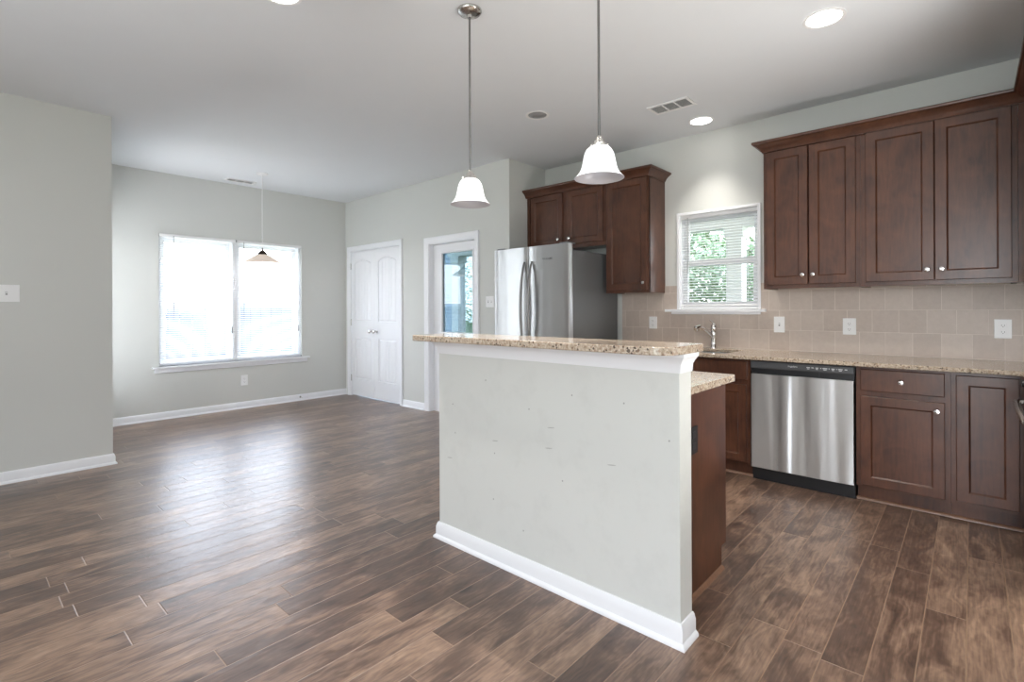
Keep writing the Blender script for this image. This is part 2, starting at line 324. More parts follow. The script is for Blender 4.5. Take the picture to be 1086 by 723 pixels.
# ------------------------------------------------------------------ mesh helpers
WL = {}
class MB:
    def __init__(s): s.v = []; s.f = []; s.mi = []
    def add(s, vs, fs, mi=0):
        o = len(s.v); s.v += [tuple(v) for v in vs]; s.f += [tuple(i + o for i in f) for f in fs]; s.mi += [mi] * len(fs); return s
    def box(s, x0, x1, y0, y1, z0, z1, mi=0):
        x0, x1 = sorted((x0, x1)); y0, y1 = sorted((y0, y1)); z0, z1 = sorted((z0, z1))
        return s.add([(x0, y0, z0), (x1, y0, z0), (x1, y1, z0), (x0, y1, z0), (x0, y0, z1), (x1, y0, z1), (x1, y1, z1), (x0, y1, z1)],
                     [(0, 3, 2, 1), (4, 5, 6, 7), (0, 1, 5, 4), (1, 2, 6, 5), (2, 3, 7, 6), (3, 0, 4, 7)], mi)
    def rings(s, rings, cap0=True, cap1=True, mi=0, closed=False):
        k = len(rings[0]); vs = [p for r in rings for p in r]; fs = []
        n = len(rings)
        for i in range(n if closed else n - 1):
            a, b = i * k, ((i + 1) % n) * k
            for j in range(k): fs.append((a + j, a + (j + 1) % k, b + (j + 1) % k, b + j))
        if not closed and cap0: fs.append(tuple(reversed(range(k))))
        if not closed and cap1: fs.append(tuple(range((n - 1) * k, n * k)))
        return s.add(vs, fs, mi)
    def lathe(s, c, prof, seg=28, axis=(0, 0, 1), caps=(True, True), mi=0):
        ax = Vector(axis).normalized(); h = Vector((1, 0, 0)) if abs(ax.x) < .9 else Vector((0, 1, 0))
        a = ax.cross(h).normalized(); b = ax.cross(a); c = Vector(c)
        rs = [[c + ax * z + (a * math.cos(t) + b * math.sin(t)) * r for t in [2 * math.pi * i / seg for i in range(seg)]] for r, z in prof]
        return s.rings(rs, caps[0], caps[1], mi)
    def tube(s, pts, r, seg=12, mi=0):
        pts = [Vector(p) for p in pts]; rr = r if isinstance(r, (list, tuple)) else [r] * len(pts); rs = []
        up = None
        for i, p in enumerate(pts):
            d = (pts[min(i + 1, len(pts) - 1)] - pts[max(i - 1, 0)]).normalized()
            if up is None: up = Vector((0, 0, 1)) if abs(d.z) < .9 else Vector((1, 0, 0))
            a = d.cross(up).normalized(); b = a.cross(d).normalized(); up = b
            rs.append([p + (a * math.cos(t) + b * math.sin(t)) * rr[i] for t in [2 * math.pi * k / seg for k in range(seg)]])
        return s.rings(rs, True, True, mi)
    def poly(s, pts, z0, z1, mi=0):
        return s.rings([[(x, y, z0) for x, y in pts], [(x, y, z1) for x, y in pts]], mi=mi)
    def sweep(s, path, prof, closed=False, mi=0):
        """profile (offset, z) carried along a plan path; offset goes to the right of travel, mitred at the corners"""
        P = [Vector(p) for p in path]; n = len(P); rs = []
        for i in range(n):
            ds = []
            if closed or i > 0: ds.append((P[i] - P[i - 1]).normalized())
            if closed or i < n - 1: ds.append((P[(i + 1) % n] - P[i]).normalized())
            ns = [Vector((d.y, -d.x)) for d in ds]
            q = (ns[0] + ns[-1]).normalized(); q = q / max(.3, q.dot(ns[0]))
            rs.append([(P[i].x + q.x * o, P[i].y + q.y * o, z) for o, z in prof])
        return s.rings(rs, closed=closed, mi=mi)
    def build(s, name, mats, parent=None, smooth=False, bevel=0.0, seg=2, **tags):
        if not isinstance(mats, (list, tuple)): mats = [mats]
        if parent is not None: off = WL[parent.name]
        else:
            xs, ys, zs = zip(*s.v); off = Vector(((min(xs) + max(xs)) / 2, (min(ys) + max(ys)) / 2, min(zs)))
        me = bpy.data.meshes.new(name); me.from_pydata([Vector(v) - off for v in s.v], [], s.f)
        for m_ in mats: me.materials.append(M[m_])
        me.polygons.foreach_set('material_index', s.mi)
        import bmesh
        b = bmesh.new(); b.from_mesh(me); bmesh.ops.recalc_face_normals(b, faces=b.faces); b.to_mesh(me); b.free()
        if smooth:
            me.polygons.foreach_set('use_smooth', [True] * len(me.polygons)); me.set_sharp_from_angle(angle=math.radians(38))
        o = bpy.data.objects.new(name, me); S.collection.objects.link(o)
        if parent is not None: o.parent = parent; WL[o.name] = off
        else: o.location = off; WL[o.name] = off.copy()
        if bevel:
            bm = o.modifiers.new('bevel', 'BEVEL'); bm.width = bevel; bm.segments = seg; bm.limit_method = 'ANGLE'; bm.angle_limit = math.radians(40)
            me.polygons.foreach_set('use_smooth', [True] * len(me.polygons)); me.set_sharp_from_angle(angle=math.radians(38))
            bm.harden_normals = True
        tag(o, **tags)
        return o
def tag(o, label=None, cat=None, group=None, kind=None):
    if label: o['label'] = label
    if cat: o['category'] = cat
    if group: o['group'] = group
    if kind: o['kind'] = kind
    return o
def thing(name, loc, label, cat, group=None, kind=None):
    o = bpy.data.objects.new(name, None); S.collection.objects.link(o); o.location = loc; o.empty_display_size = 0.05
    WL[o.name] = Vector(loc); return tag(o, label, cat, group, kind)
def copy_tree(o, loc=None, label=None, parent=None):
    c = o.copy(); S.collection.objects.link(c); c.parent = parent
    if loc is not None: c.location = loc
    if label: c['label'] = label
    for ch in list(o.children): copy_tree(ch, parent=c)
    return c
def text_mesh(name, body, size, origin, right, up, m, parent, depth=0.0004):
    c = bpy.data.curves.new('t', 'FONT'); c.body = body; c.size = size; c.extrude = depth; c.align_x = 'CENTER'; c.align_y = 'CENTER'
    o = bpy.data.objects.new('t', c); S.collection.objects.link(o)
    dg = bpy.context.evaluated_depsgraph_get(); dg.update()
    me = bpy.data.meshes.new_from_object(o.evaluated_get(dg)); bpy.data.objects.remove(o)
    r, u = Vector(right), Vector(up); nn = r.cross(u)
    mw = Matrix((r, u, nn)).transposed().to_4x4(); mw.translation = Vector(origin) - WL[parent.name]
    me.transform(mw); me.materials.clear(); me.materials.append(M[m]); me.name = name
    q = bpy.data.objects.new(name, me); S.collection.objects.link(q); q.parent = parent; return q

CE = 2.74
XK, XD, YW, YA, YN = 4.43, 3.84, 6.67, 3.49, 5.04      # kitchen wall, door wall, window wall, alcove return, near left wall
def wall_boxes(mb, axis, p0, p1, a, b, z0, z1, holes):
    """axis 'X': the wall's thickness runs p0..p1 in X and it spans a..b in Y"""
    def bx(u0, u1, w0, w1):
        if u1 - u0 < 1e-4 or w1 - w0 < 1e-4: return
        if axis == 'X': mb.box(p0, p1, u0, u1, w0, w1)
        else: mb.box(u0, u1, p0, p1, w0, w1)
    cur = a
    for (h0, h1, q0, q1) in sorted(holes):
        bx(cur, h0, z0, z1); bx(h0, h1, z0, q0); bx(h0, h1, q1, z1); cur = h1
    bx(cur, b, z0, z1); return mb
def struct(name, mb, m, **k): return mb.build(name, m, kind='structure', **k)

# ------------------------------------------------------------------ room shell
struct('floor', MB().box(-3.7, XK + .15, -3.7, YW + .15, -0.12, 0), 'floor')
struct('ceiling', MB().box(-3.7, XK + .15, -3.7, YW + .15, CE, CE + .12), 'ceiling')
WX0, WX1, WZ0, WZ1 = 1.575, 3.19, 0.585, 2.065
struct('wall_window', wall_boxes(MB(), 'Y', YW, YW + .15, 0.88, XD, 0, CE, [(WX0, WX1, WZ0, WZ1)]), 'paint')
CY0, CY1, CZ = 5.36, 6.545, 2.035
FY0, FY1, FZ = 4.00, 4.787, 1.985
dw = wall_boxes(MB(), 'X', XD, XD + .13, YA + .13, YW + .15, 0, CE, [(FY0, FY1, 0, FZ), (CY0, CY1, 0, CZ)])
dw.box(XD, XK, YA, YA + .13, 0, CE)
struct('wall_doors', dw, 'paint')
KY0, KY1, KZ0, KZ1 = 1.28, 1.965, 1.20, 2.05
kw = wall_boxes(MB(), 'X', XK, XK + .15, -0.86, YA + .13, 0, CE, [(KY0, KY1, KZ0, KZ1)])
struct('wall_kitchen', kw, 'paint')
struct('wall_left', MB().box(-3.5, 0.88, YN, YN + .13, 0, CE), 'paint')
struct('wall_dining', wall_boxes(MB(), 'X', .75, .88, YN + .13, YW + .15, 0, CE, [(5.37, 6.47, .30, 2.2)]), 'paint')  # side opening added to let fill light into the dining end
struct('wall_right', MB().box(1.3, XK + .15, -1.0, -0.86, 0, CE).box(1.3, 1.44, -3.5, -1.0, 0, CE), 'paint')
struct('wall_back', wall_boxes(MB(), 'X', -3.65, -3.5, -3.5, YN + .2, 0, CE, [(-2.2, 0.2, 0.15, 2.35), (2.36, 2.58, 0.15, 2.25)]), 'paint')  # unseen openings, placed for fill light and a streak on the dishwasher
struct('wall_front', wall_boxes(MB(), 'Y', -3.65, -3.5, -3.65, 1.44, 0, CE, [(-1.3, -0.3, 1.15, 2.05)]), 'paint')  # unseen opening, sized for the light on the near wall
struct('wall_island', MB().box(1.755, 1.857, 0.777, 2.106, 0, 1.048), 'scuffed', bevel=.002)

def base_prof(h=0.083, t=0.014):
    return [(0, 0), (t + .011, 0), (t + .011, .007), (t + .008, .013), (t + .002, .018), (t, .020), (t, h - .022), (t - .004, h - .012), (t - .005, h - .006), (t - .009, h), (0, h)]
def baseboard(name, path, **k):
    struct(name, MB().sweep(path, base_prof()), 'trim', smooth=True, **k)
baseboard('baseboard_left', [(-3.5, YN), (0.88, YN), (0.88, YW)])
w3 = thing('fill_window', (.83, 5.92, .30), 'added unseen white window lighting the dining end from the side', 'window', kind='structure')  # invented window, added to brighten the dining end
MB().box(.77, .86, 5.37, 5.41, .3, 2.2).box(.77, .86, 6.43, 6.47, .3, 2.2).box(.77, .86, 5.41, 6.43, .3, .34).box(.77, .86, 5.41, 6.43, 2.16, 2.2).build('window_frame', 'trim', w3, bevel=.003)
baseboard('baseboard_window', [(0.905, YW), (XD - .0005, YW)])
baseboard('baseboard_doors', [(XD, 5.299), (XD, 4.867)])
baseboard('baseboard_alcove', [(XD, 3.924), (XD, YA), (XD + .3, YA)])
struct('baseboard_island', MB().sweep([(1.857, 0.777), (1.755, 0.777), (1.755, 2.106), (1.857, 2.106)][::-1],
       [(-o if False else o, z) for o, z in base_prof(0.083, 0.014)]), 'trim', smooth=True)

# tile backsplash (thin tiled band on the kitchen wall)
tb = MB(); TX = XK - .008; TZ0, TZ1 = 0.872, 1.412
tb.box(TX, XK, -0.86, KY0, TZ0, 1.155).box(TX, XK, KY0, KY1, TZ0, 1.155).box(TX, XK, KY1, 2.535, TZ0, 1.155)
tb.box(TX, XK, -0.86, KY0 - .002, 1.155, TZ1).box(TX, XK, KY1 + .002, 2.535, 1.155, TZ1)
struct('wall_tiles', tb, 'tile')

# ------------------------------------------------------------------ dining window
w1 = thing('window_1', (2.38, YW + .07, WZ0), 'wide white twin window over the dining floor, blinds lowered', 'window', kind='structure')
MX0, MX1 = 2.335, 2.405
fr = MB(); fr.box(WX0, WX0 + .035, YW + .03, YW + .14, WZ0, WZ1).box(WX1 - .035, WX1, YW + .03, YW + .14, WZ0, WZ1)
fr.box(WX0 + .035, WX1 - .035, YW + .03, YW + .14, WZ1 - .035, WZ1).box(WX0 + .035, WX1 - .035, YW + .03, YW + .14, WZ0, WZ0 + .03)
fr.box(MX0, MX1, YW + .012, YW + .14, WZ0 + .03, WZ1 - .035)
fr.build('window_frame', 'trim', w1, bevel=.003)
for (a, b) in ((WX0 + .035, MX0), (MX1, WX1 - .035)):
    for (z0, z1, yo) in ((WZ0 + .03, 1.29, .075), (1.245, WZ1 - .035, .105)):
        sh = MB(); y0, y1 = YW + yo, YW + yo + .028
        sh.box(a, a + .045, y0, y1, z0, z1).box(b - .045, b, y0, y1, z0, z1).box(a + .045, b - .045, y0, y1, z0, z0 + .045).box(a + .045, b - .045, y0, y1, z1 - .045, z1)
        so = sh.build('window_sash', 'trim', w1, bevel=.002)
        MB().box(a + .04, b - .04, y0 + .011, y0 + .015, z0 + .04, z1 - .04).build('window_pane', 'glass', so)
struct('trim_1', MB().box(1.505, 3.288, YW - .045, YW + .075, .565, .585).box(1.53, 3.265, YW - .016, YW, .515, .565), 'trim', bevel=.004)

def blind(name, ax, a, b, p, ztop, zbot, pitch, tilt, m, label, wand_at=None, wand_len=.75, val=.052, clutch=None, cords=(0.12, 0.88)):
    """ax 'X' spans X at y=p, ax 'Y' spans Y at x=p"""
    def bx(mb, u0, u1, q0, q1, z0, z1):
        return mb.box(u0, u1, p + q0, p + q1, z0, z1) if ax == 'X' else mb.box(p + q0, p + q1, u0, u1, z0, z1)
    mid = (a + b) / 2
    t = thing(name, (mid, p, zbot) if ax == 'X' else (p, mid, zbot), label, 'blind')
    hd = MB(); bx(hd, a, b, -.018, .018, ztop - .03, ztop); hd.build('headrail', 'plastic', t, bevel=.002)
    sl = MB(); n = int((ztop - .04 - zbot - .02) / pitch); c, s_ = math.cos(tilt) * .0125, math.sin(tilt) * .0125
    for i in range(n):
        z = ztop - .045 - i * pitch
        P = [(-c, -s_), (-c * .4, -s_ * .4 + .0016), (c * .4, s_ * .4 + .0016), (c, s_)]
        th = .0007
        for k in range(3):
            (q0, z0), (q1, z1) = P[k], P[k + 1]
            f = (lambda u, q, zz: (u, p + q, z + zz)) if ax == 'X' else (lambda u, q, zz: (p + q, u, z + zz))
            sl.add([f(a + .004, q0, z0), f(b - .004, q0, z0), f(b - .004, q1, z1), f(a + .004, q1, z1)], [(0, 1, 2, 3)])
    sl.build('slats', m, t)
    zb = ztop - .045 - n * pitch
    br = MB(); bx(br, a + .002, b - .002, -.012, .012, zb - .012, zb + .004); br.build('bottom_rail', 'plastic', t, bevel=.002)
    for fr_ in cords:
        u = a + (b - a) * fr_; cd = MB(); bx(cd, u - .0008, u + .0008, -.0140, -.0125, zb, ztop - .03); cd.build('ladder_cord', 'plastic', t)
    if wand_at is not None:
        u = a + (b - a) * wand_at
        pts = [(u, p - .024, ztop - .02), (u, p - .026, ztop - .02 - wand_len)] if ax == 'X' else [(p - .024, u, ztop - .02), (p - .026, u, ztop - .02 - wand_len)]
        MB().tube(pts, .0035, 8).build('tilt_wand', 'lamp_off', t, smooth=True)
    if clutch is not None:
        u = a + (b - a) * clutch
        cd = MB(); cd.tube([(u, p - .022, ztop - .02), (u, p - .024, 1.0)], .0012, 6); cd.build('pull_cord', 'plastic', t)
        MB().lathe((u, p - .024, .93), [(.003, .08), (.006, .07), (.009, .01), (.007, 0)], 10).build('cord_tassel', 'lamp_off', t, smooth=True)
    return t
blind('window_blind', 'X', WX0 + .006, MX0 + .028, YW + .018 - .012, WZ1 - .002, WZ0 + .006, .0225, math.radians(22), 'slat', 'white slatted blind over left half of the dining window', wand_at=.17, wand_len=.95, clutch=.945)
blind('window_blind', 'X', MX1 - .028, WX1 - .006, YW + .018 - .012, WZ1 - .002, WZ0 + .006, .0225, math.radians(22), 'slat', 'white slatted blind over right half of the dining window', wand_at=.10, wand_len=.95, clutch=.945)

blind('window_blind', 'Y', 5.415, 6.425, .868, 2.155, .345, .0205, math.radians(50), 'slat', 'closed white blind on the added, unseen side window of the dining end')  # blind added to soften the fill from the invented window
# ------------------------------------------------------------------ kitchen window
w2 = thing('window_2', (XK + .1, 1.62, KZ0), 'small white kitchen window over the sink', 'window', kind='structure')
fr = MB(); a, b = KY0, KY1
fr.box(XK + .02, XK + .14, a, a + .022, KZ0, KZ1).box(XK + .02, XK + .14, b - .022, b, KZ0, KZ1)
fr.box(XK + .02, XK + .14, a + .022, b - .022, KZ1 - .022, KZ1).box(XK + .02, XK + .14, a + .022, b - .022, KZ0, KZ0 + .02)
fr.build('window_frame', 'trim', w2, bevel=.003)
for (z0, z1, xo) in ((KZ0 + .02, 1.635, .05), (1.585, KZ1 - .022, .085)):
    sh = MB(); x0, x1 = XK + xo, XK + xo + .028; A, B_ = a + .022, b - .022
    sh.box(x0, x1, A, A + .042, z0, z1).box(x0, x1, B_ - .042, B_, z0, z1).box(x0, x1, A + .042, B_ - .042, z0, z0 + .042).box(x0, x1, A + .042, B_ - .042, z1 - .045, z1)
    so = sh.build('window_sash', 'trim', w2, bevel=.002)
    MB().box(x0 + .011, x0 + .015, A + .038, B_ - .038, z0 + .038, z1 - .038).build('window_pane', 'glass', so)
struct('trim_2', MB().box(XK - .05, XK + .05, 1.226, 2.077, 1.176, 1.199).box(XK - .0145, XK - .0085, 1.27, 2.03, 1.156, 1.176), 'trim', bevel=.004)
# white return trim lining the reveal, proud of the tile
struct('trim_3', MB().box(XK - .012, XK + .02, KY0 - .012, KY0 + .012, 1.2, KZ1 + .012).box(XK - .012, XK + .02, KY1 - .012, KY1 + .012, 1.2, KZ1 + .012).box(XK - .012, XK + .02, KY0 + .012, KY1 - .012, KZ1 - .012, KZ1 + .012), 'trim', bevel=.002)
blind('window_blind', 'Y', KY0 + .016, KY1 - .016, XK + .032, KZ1 - .014, KZ0 + .006, .0235, math.radians(20), 'slat_k', 'open white slatted blind on the small window over the sink', wand_at=.9, wand_len=.5)

# ------------------------------------------------------------------ doors
def casing(name, y0, y1, z1, w=.066, x=XD, **k):
    pr = [(0, 0), (w, 0)]
    mb = MB()
    # profile built as nested slabs: flat board, backband, inner bead
    def leg(ya, yb, za, zb, d): mb.box(x - d, x, ya, yb, za, zb)
    mb2 = MB()
    P = [(0.0, .008), (.006, .012), (.02, .013), (w - .02, .016), (w - .012, .020), (w - .003, .020), (w, .016)]
    rs = []
    corners = [((y0, 0), (-1, 0)), ((y0, z1), (-1, 1)), ((y1, z1), (1, 1)), ((y1, 0), (1, 0))]
    for (cy, cz), (dy, dz) in corners:
        rs.append([(x - .0005, cy, cz)] + [(x - d, cy + dy * o, cz + dz * o) for o, d in P] + [(x - .0005, cy + dy * w, cz + dz * w)])
    mb2.rings(rs)
    return struct(name, mb2, 'trim', smooth=True, **k)
casing('trim_4', CY0 + .006, CY1 - .006, CZ - .004, .062)
casing('trim_5', FY0 + .004, FY1 - .004, FZ - .003, .075)
# jamb linings
struct('trim_6', MB().box(XD, XD + .13, CY0, CY0 + .012, 0, CZ).box(XD, XD + .13, CY1 - .012, CY1, 0, CZ).box(XD, XD + .13, CY0 + .012, CY1 - .012, CZ - .012, CZ), 'trim')
struct('trim_7', MB().box(XD, XD + .13, FY0, FY0 + .012, 0, FZ).box(XD, XD + .13, FY1 - .012, FY1, 0, FZ).box(XD, XD + .13, FY0 + .012, FY1 - .012, FZ - .012, FZ)
       .box(XD + .06, XD + .13, FY0 + .012, FY1 - .012, 0, .012), 'trim')

def plank_panel_door(y0, y1, z0, z1, x):
    """two-panel arch-top door with vertical plank grooves, front face at x looking towards -X"""
    mb = MB(); T = .035
    NZ = 26
    st = .085
    def top_arch(y, ya, yb, zt, rise):
        t = (y - (ya + yb) / 2) / ((yb - ya) / 2); return zt - rise * t * t
    pans = [(y0 + st, y1 - st, 1.045, 1.905 if True else 0, .055), (y0 + st, y1 - st, .25, .815, 0.0)]
    # height field over a grid, sampled on lines that follow panel edges
    ys = set([y0, y1]); ya, yb = y0 + st, y1 - st
    for e in (0, .004, .012, .020, .026): ys |= {round(ya + e, 5), round(yb - e, 5)}
    ng = 4
    for k in range(1, ng + 1):
        c = ya + .026 + (yb - ya - .052) * k / (ng + 1)
        ys |= {round(c - .004, 5), round(c, 5), round(c + .004, 5)}
    grooves = [ya + .026 + (yb - ya - .052) * k / (ng + 1) for k in range(1, ng + 1)]
    for k in range(1, 12): ys.add(round(ya + (yb - ya) * k / 12 + .0007, 5))
    ys = sorted(ys)
    def prof(d):       # d distance inside the panel edge
        if d <= 0: return 0
        if d < .004: return .011 * d / .004
        if d < .012: return .011
        if d < .022: return .011 - .009 * (d - .012) / .010
        return .002
    us = [0, 1]; rows = []
    # vertical sampling parameterised per column so the arch edge is followed
    def zlist(y):
        out = []
        zt = top_arch(min(max(y, ya), yb), ya, yb, 1.905, .055)
        for base, sgn in ((.25, 1), (.815, -1), (1.045, 1), (zt, -1)):
            es = (0, .004, .012, .022, .030)
            out.append([base + sgn * e for e in es])
        zz = [z0] + out[0] + out[1][::-1] + out[2] + out[3][::-1] + [z1]
        return zz, zt
    vs = []; cols = len(ys); nr = 0
    for y in ys:
        zz, zt = zlist(y); nr = len(zz)
        for z in zz:
            d = 0
            for (p0, p1) in ((.25, .815), (1.045, zt)):
                dd = min(y - ya, yb - y, z - p0, p1 - z)
                if dd > 1e-6:
                    d = prof(dd)
                    if dd > .021 and any(abs(y - g_) < .0015 for g_ in grooves): d += .006
            vs.append((x + d, y, z))
    fs = []
    for i in range(cols - 1):
        for j in range(nr - 1):
            fs.append((i * nr + j, i * nr + j + 1, (i + 1) * nr + j + 1, (i + 1) * nr + j))
    mb.add(vs, fs)
    # edges and back
    mb.add([(x, y0, z0), (x, y1, z0), (x, y1, z1), (x, y0, z1), (x + T, y0, z0), (x + T, y1, z0), (x + T, y1, z1), (x + T, y0, z1)],
           [(4, 5, 6, 7), (0, 4, 7, 3), (1, 2, 6, 5), (3, 7, 6, 2), (0, 1, 5, 4)])
    return mb
def knob_prof(r=.026): return [(.024, 0), (.024, .004), (.010, .008), (.009, .028), (.018, .036), (r, .048), (r * .95, .058), (r * .6, .064), (.001, .066)]
cm = (CY0 + CY1) / 2
for i, (a, b) in enumerate(((cm + .0015, CY1 - .015), (CY0 + .015, cm - .0015))):
    d = thing('door_%d' % (i + 1), (XD + .012, (a + b) / 2, .012), ('left' if i == 0 else 'right') + ' leaf of the white arched-panel closet double door', 'door', kind='structure')
    mb = plank_panel_door(a, b, .012, CZ - .016, XD + .012); mb.build('door_panel', 'door_paint', d, smooth=True)
    ky = a + .05 if i == 0 else b - .05
    MB().lathe((XD + .012, ky, .915), knob_prof(), 20, axis=(-1, 0, 0)).build('door_knob', 'nickel', d, smooth=True)
    hy = b + .001 if i == 0 else a - .001
    for hz in (.25, 1.03, 1.82):
        MB().lathe((XD + .004, hy, hz - .045), [(.006, 0), (.006, .09)], 10).build('hinge', 'nickel', d, smooth=True)
# glazed exterior door
GX = XD + .06
d = thing('door_3', (GX, (FY0 + FY1) / 2, .012), 'white half-glazed exterior door beside the refrigerator', 'door', kind='structure')
A, B_ = FY0 + .014, FY1 - .014; g0, g1, gz0, gz1 = 4.095, 4.615, .94, 1.865
sl = MB().box(GX, GX + .044, A, g0, .014, FZ - .016).box(GX, GX + .044, g1, B_, .014, FZ - .016).box(GX, GX + .044, g0, g1, .014, gz0).box(GX, GX + .044, g0, g1, gz1, FZ - .016)
sl.build('door_panel', 'door_paint', d)
fr = MB()
for s_ in (0,):
    rs = []
    for (cy, cz, dy, dz) in ((g0, gz0, -1, -1), (g1, gz0, 1, -1), (g1, gz1, 1, 1), (g0, gz1, -1, 1)):
        rs.append([(GX - .0002, cy + dy * .022, cz + dz * .022), (GX - .008, cy + dy * .018, cz + dz * .018), (GX - .010, cy + dy * .006, cz + dz * .006), (GX - .004, cy - dy * .004, cz - dz * .004), (GX + .012, cy - dy * .004, cz - dz * .004), (GX + .012, cy, cz), (GX - .0002, cy, cz)])
    fr.rings(rs, closed=True)
fr.build('glazing_bead', 'trim', d, smooth=True)
MB().box(GX + .013, GX + .017, g0 + .0005, g1 - .0005, gz0 + .0005, gz1 - .0005).build('door_glass', 'door_glass', d)
MB().lathe((GX, FY0 + .075, .86), knob_prof(), 20, axis=(-1, 0, 0)).build('door_knob', 'nickel', d, smooth=True)

# ------------------------------------------------------------------ ceiling fixtures
def recessed(x, y, lit, label, r=.082, cone=130):
    t = thing('recessed_light' if lit else 'recessed_speaker', (x, y, CE), label, 'ceiling light')
    MB().lathe((x, y, CE), [(r + .018, -.0005), (r + .018, -.004), (r + .008, -.007), (r, -.004), (r - .002, -.001)], 40, caps=(False, False)).build('trim_ring', 'plastic', t, smooth=True)
    if lit:
        MB().lathe((x, y, CE), [(r - .001, -.0008), (r - .003, -.0045), (.001, -.0065)], 40, caps=(True, False)).build('lamp_lens', 'bulb', t, smooth=True)
        l = bpy.data.lights.new('recessed_lamp', 'SPOT'); l.energy = REC; l.spot_size = math.radians(cone); l.spot_blend = 1.0; l.shadow_soft_size = .07; l.color = (1, .95, .88)
        o = bpy.data.objects.new('recessed_lamp', l); S.collection.objects.link(o); o.location = (0, 0, -.02); o.parent = t
    else:
        MB().lathe((x, y, CE), [(r - .001, -.0008), (r - .006, -.004), (r * .55, -.014), (r * .5, -.008), (.001, -.006)], 40, caps=(True, False)).build('eyeball', 'lamp_off', t, smooth=True)
    return t
REC = 50
recessed(3.112, .575, True, 'lit round recessed light at the top right, nearest the upper cabinets corner')
recessed(4.135, 1.637, True, 'lit round recessed light beside the ceiling vent above the sink window', cone=88)
recessed(1.085, 2.475, True, 'lit round recessed light cut by the top edge of the photo')
recessed(2.05, 1.30, True, 'lit round recessed light just above the top edge, nearer the camera')
recessed(3.134, 2.545, False, 'unlit grey recessed ceiling fixture between the two bar pendants', .075)

def vent(x0, x1, y0, y1, along, label):
    t = thing('ceiling_vent', ((x0 + x1) / 2, (y0 + y1) / 2, CE), label, 'air vent')
    b = .022
    fr = MB(); za, zb = CE - .008, CE - .0005
    fr.box(x0, x1, y0, y0 + b, za, zb).box(x0, x1, y1 - b, y1, za, zb).box(x0, x0 + b, y0 + b, y1 - b, za, zb).box(x1 - b, x1, y0 + b, y1 - b, za, zb)
    if along == 'Y':
        for k in (1, 2):
            c = y0 + b + (y1 - y0 - 2 * b) * k / 3; fr.box(x0 + b, x1 - b, c - .006, c + .006, za, zb)
    else:
        for k in (1, 2):
            c = x0 + b + (x1 - x0 - 2 * b) * k / 3; fr.box(c - .006, c + .006, y0 + b, y1 - b, za, zb)
    fr.build('vent_frame', 'plastic', t, bevel=.0015)
    MB().box(x0 + .01, x1 - .01, y0 + .01, y1 - .01, CE - .0015, CE - .0004).build('duct_opening', 'grille_dark', t)
    lv = MB()
    if along == 'Y':
        n = 9
        for i in range(n):
            c = x0 + b + (x1 - x0 - 2 * b) * (i + .5) / n
            lv.add([(c - .003, y0 + b, CE - .0075), (c - .003, y1 - b, CE - .0075), (c + .002, y1 - b, CE - .003), (c + .002, y0 + b, CE - .003)], [(0, 1, 2, 3)])
    else:
        n = 6
        for i in range(n):
            c = y0 + b + (y1 - y0 - 2 * b) * (i + .5) / n
            lv.add([(x0 + b, c - .003, CE - .0075), (x1 - b, c - .003, CE - .0075), (x1 - b, c + .002, CE - .003), (x0 + b, c + .002, CE - .003)], [(0, 1, 2, 3)])
    lv.build('louvres', 'plastic', t)
vent(3.585, 3.765, 1.52, 1.84, 'Y', 'white three-section ceiling vent over the kitchen near a recessed light')
vent(2.18, 2.50, 6.36, 6.50, 'X', 'small white ceiling vent by the dining pendant above the window')

def bar_pendant(x, y, zrim, label):
    t = thing('pendant_light', (x, y, CE), label, 'pendant light', 'glass pendants over the breakfast bar')
    MB().lathe((x, y, CE), [(.062, -.0005), (.062, -.008), (.056, -.016), (.03, -.024), (.014, -.027), (.012, -.04), (.001, -.041)], 32).build('ceiling_canopy', 'nickel', t, smooth=True)
    zt = zrim + .130
    MB().tube([(x, y, CE - .035), (x, y, zt + .03)], .0052, 12).build('stem', 'rod', t, smooth=True)
    MB().lathe((x, y, zt), [(.001, .045), (.009, .044), (.011, .034), (.020, .028), (.026, .012), (.036, .004), (.036, -.004), (.020, -.006)], 28).build('shade_holder', 'nickel', t, smooth=True)
    for k in range(3):
        a = k * 2.094 + .6; dx, dy = math.cos(a), math.sin(a)
        MB().tube([(x + dx * .034, y + dy * .034, zt + .002), (x + dx * .042, y + dy * .042, zt + .004)], .004, 8).build('holder_screw', 'nickel', t, smooth=True)
    out = [(.026, .131), (.040, .128), (.051, .118), (.059, .103), (.064, .085), (.068, .065), (.072, .045), (.078, .028), (.087, .015), (.096, .006), (.101, .001), (.1015, 0)]
    s = MB(); s.lathe((x, y, zrim), out, 44, caps=(False, False), mi=0)
    inn = [(.1015, 0), (.099, .001)] + [(r - .004, z) for r, z in out[::-1][2:]]
    s.lathe((x, y, zrim), inn, 44, caps=(False, False), mi=1)
    s.build('glass_shade', ['shade_out', 'shade_in'], t, smooth=True)
    MB().lathe((x, y, zrim + .055), [(.001, 0), (.018, .006), (.024, .024), (.020, .042), (.012, .058), (.012, .068)], 20).build('bulb', 'bulb_soft', t, smooth=True)
    l = bpy.data.lights.new('pendant_lamp', 'SPOT'); l.spot_size = math.radians(140); l.spot_blend = .8; l.energy = 12; l.shadow_soft_size = 0; l.color = (1, .96, .92)
    o = bpy.data.objects.new('pendant_lamp', l); S.collection.objects.link(o); o.location = (0, 0, zrim - CE - .004); o.parent = t
    return t
bar_pendant(1.80, 1.906, 1.745, 'white bell-glass pendant on a rod over the far left half of the bar')
bar_pendant(1.80, 1.136, 1.745, 'white bell-glass pendant on a rod over the near right half of the bar')

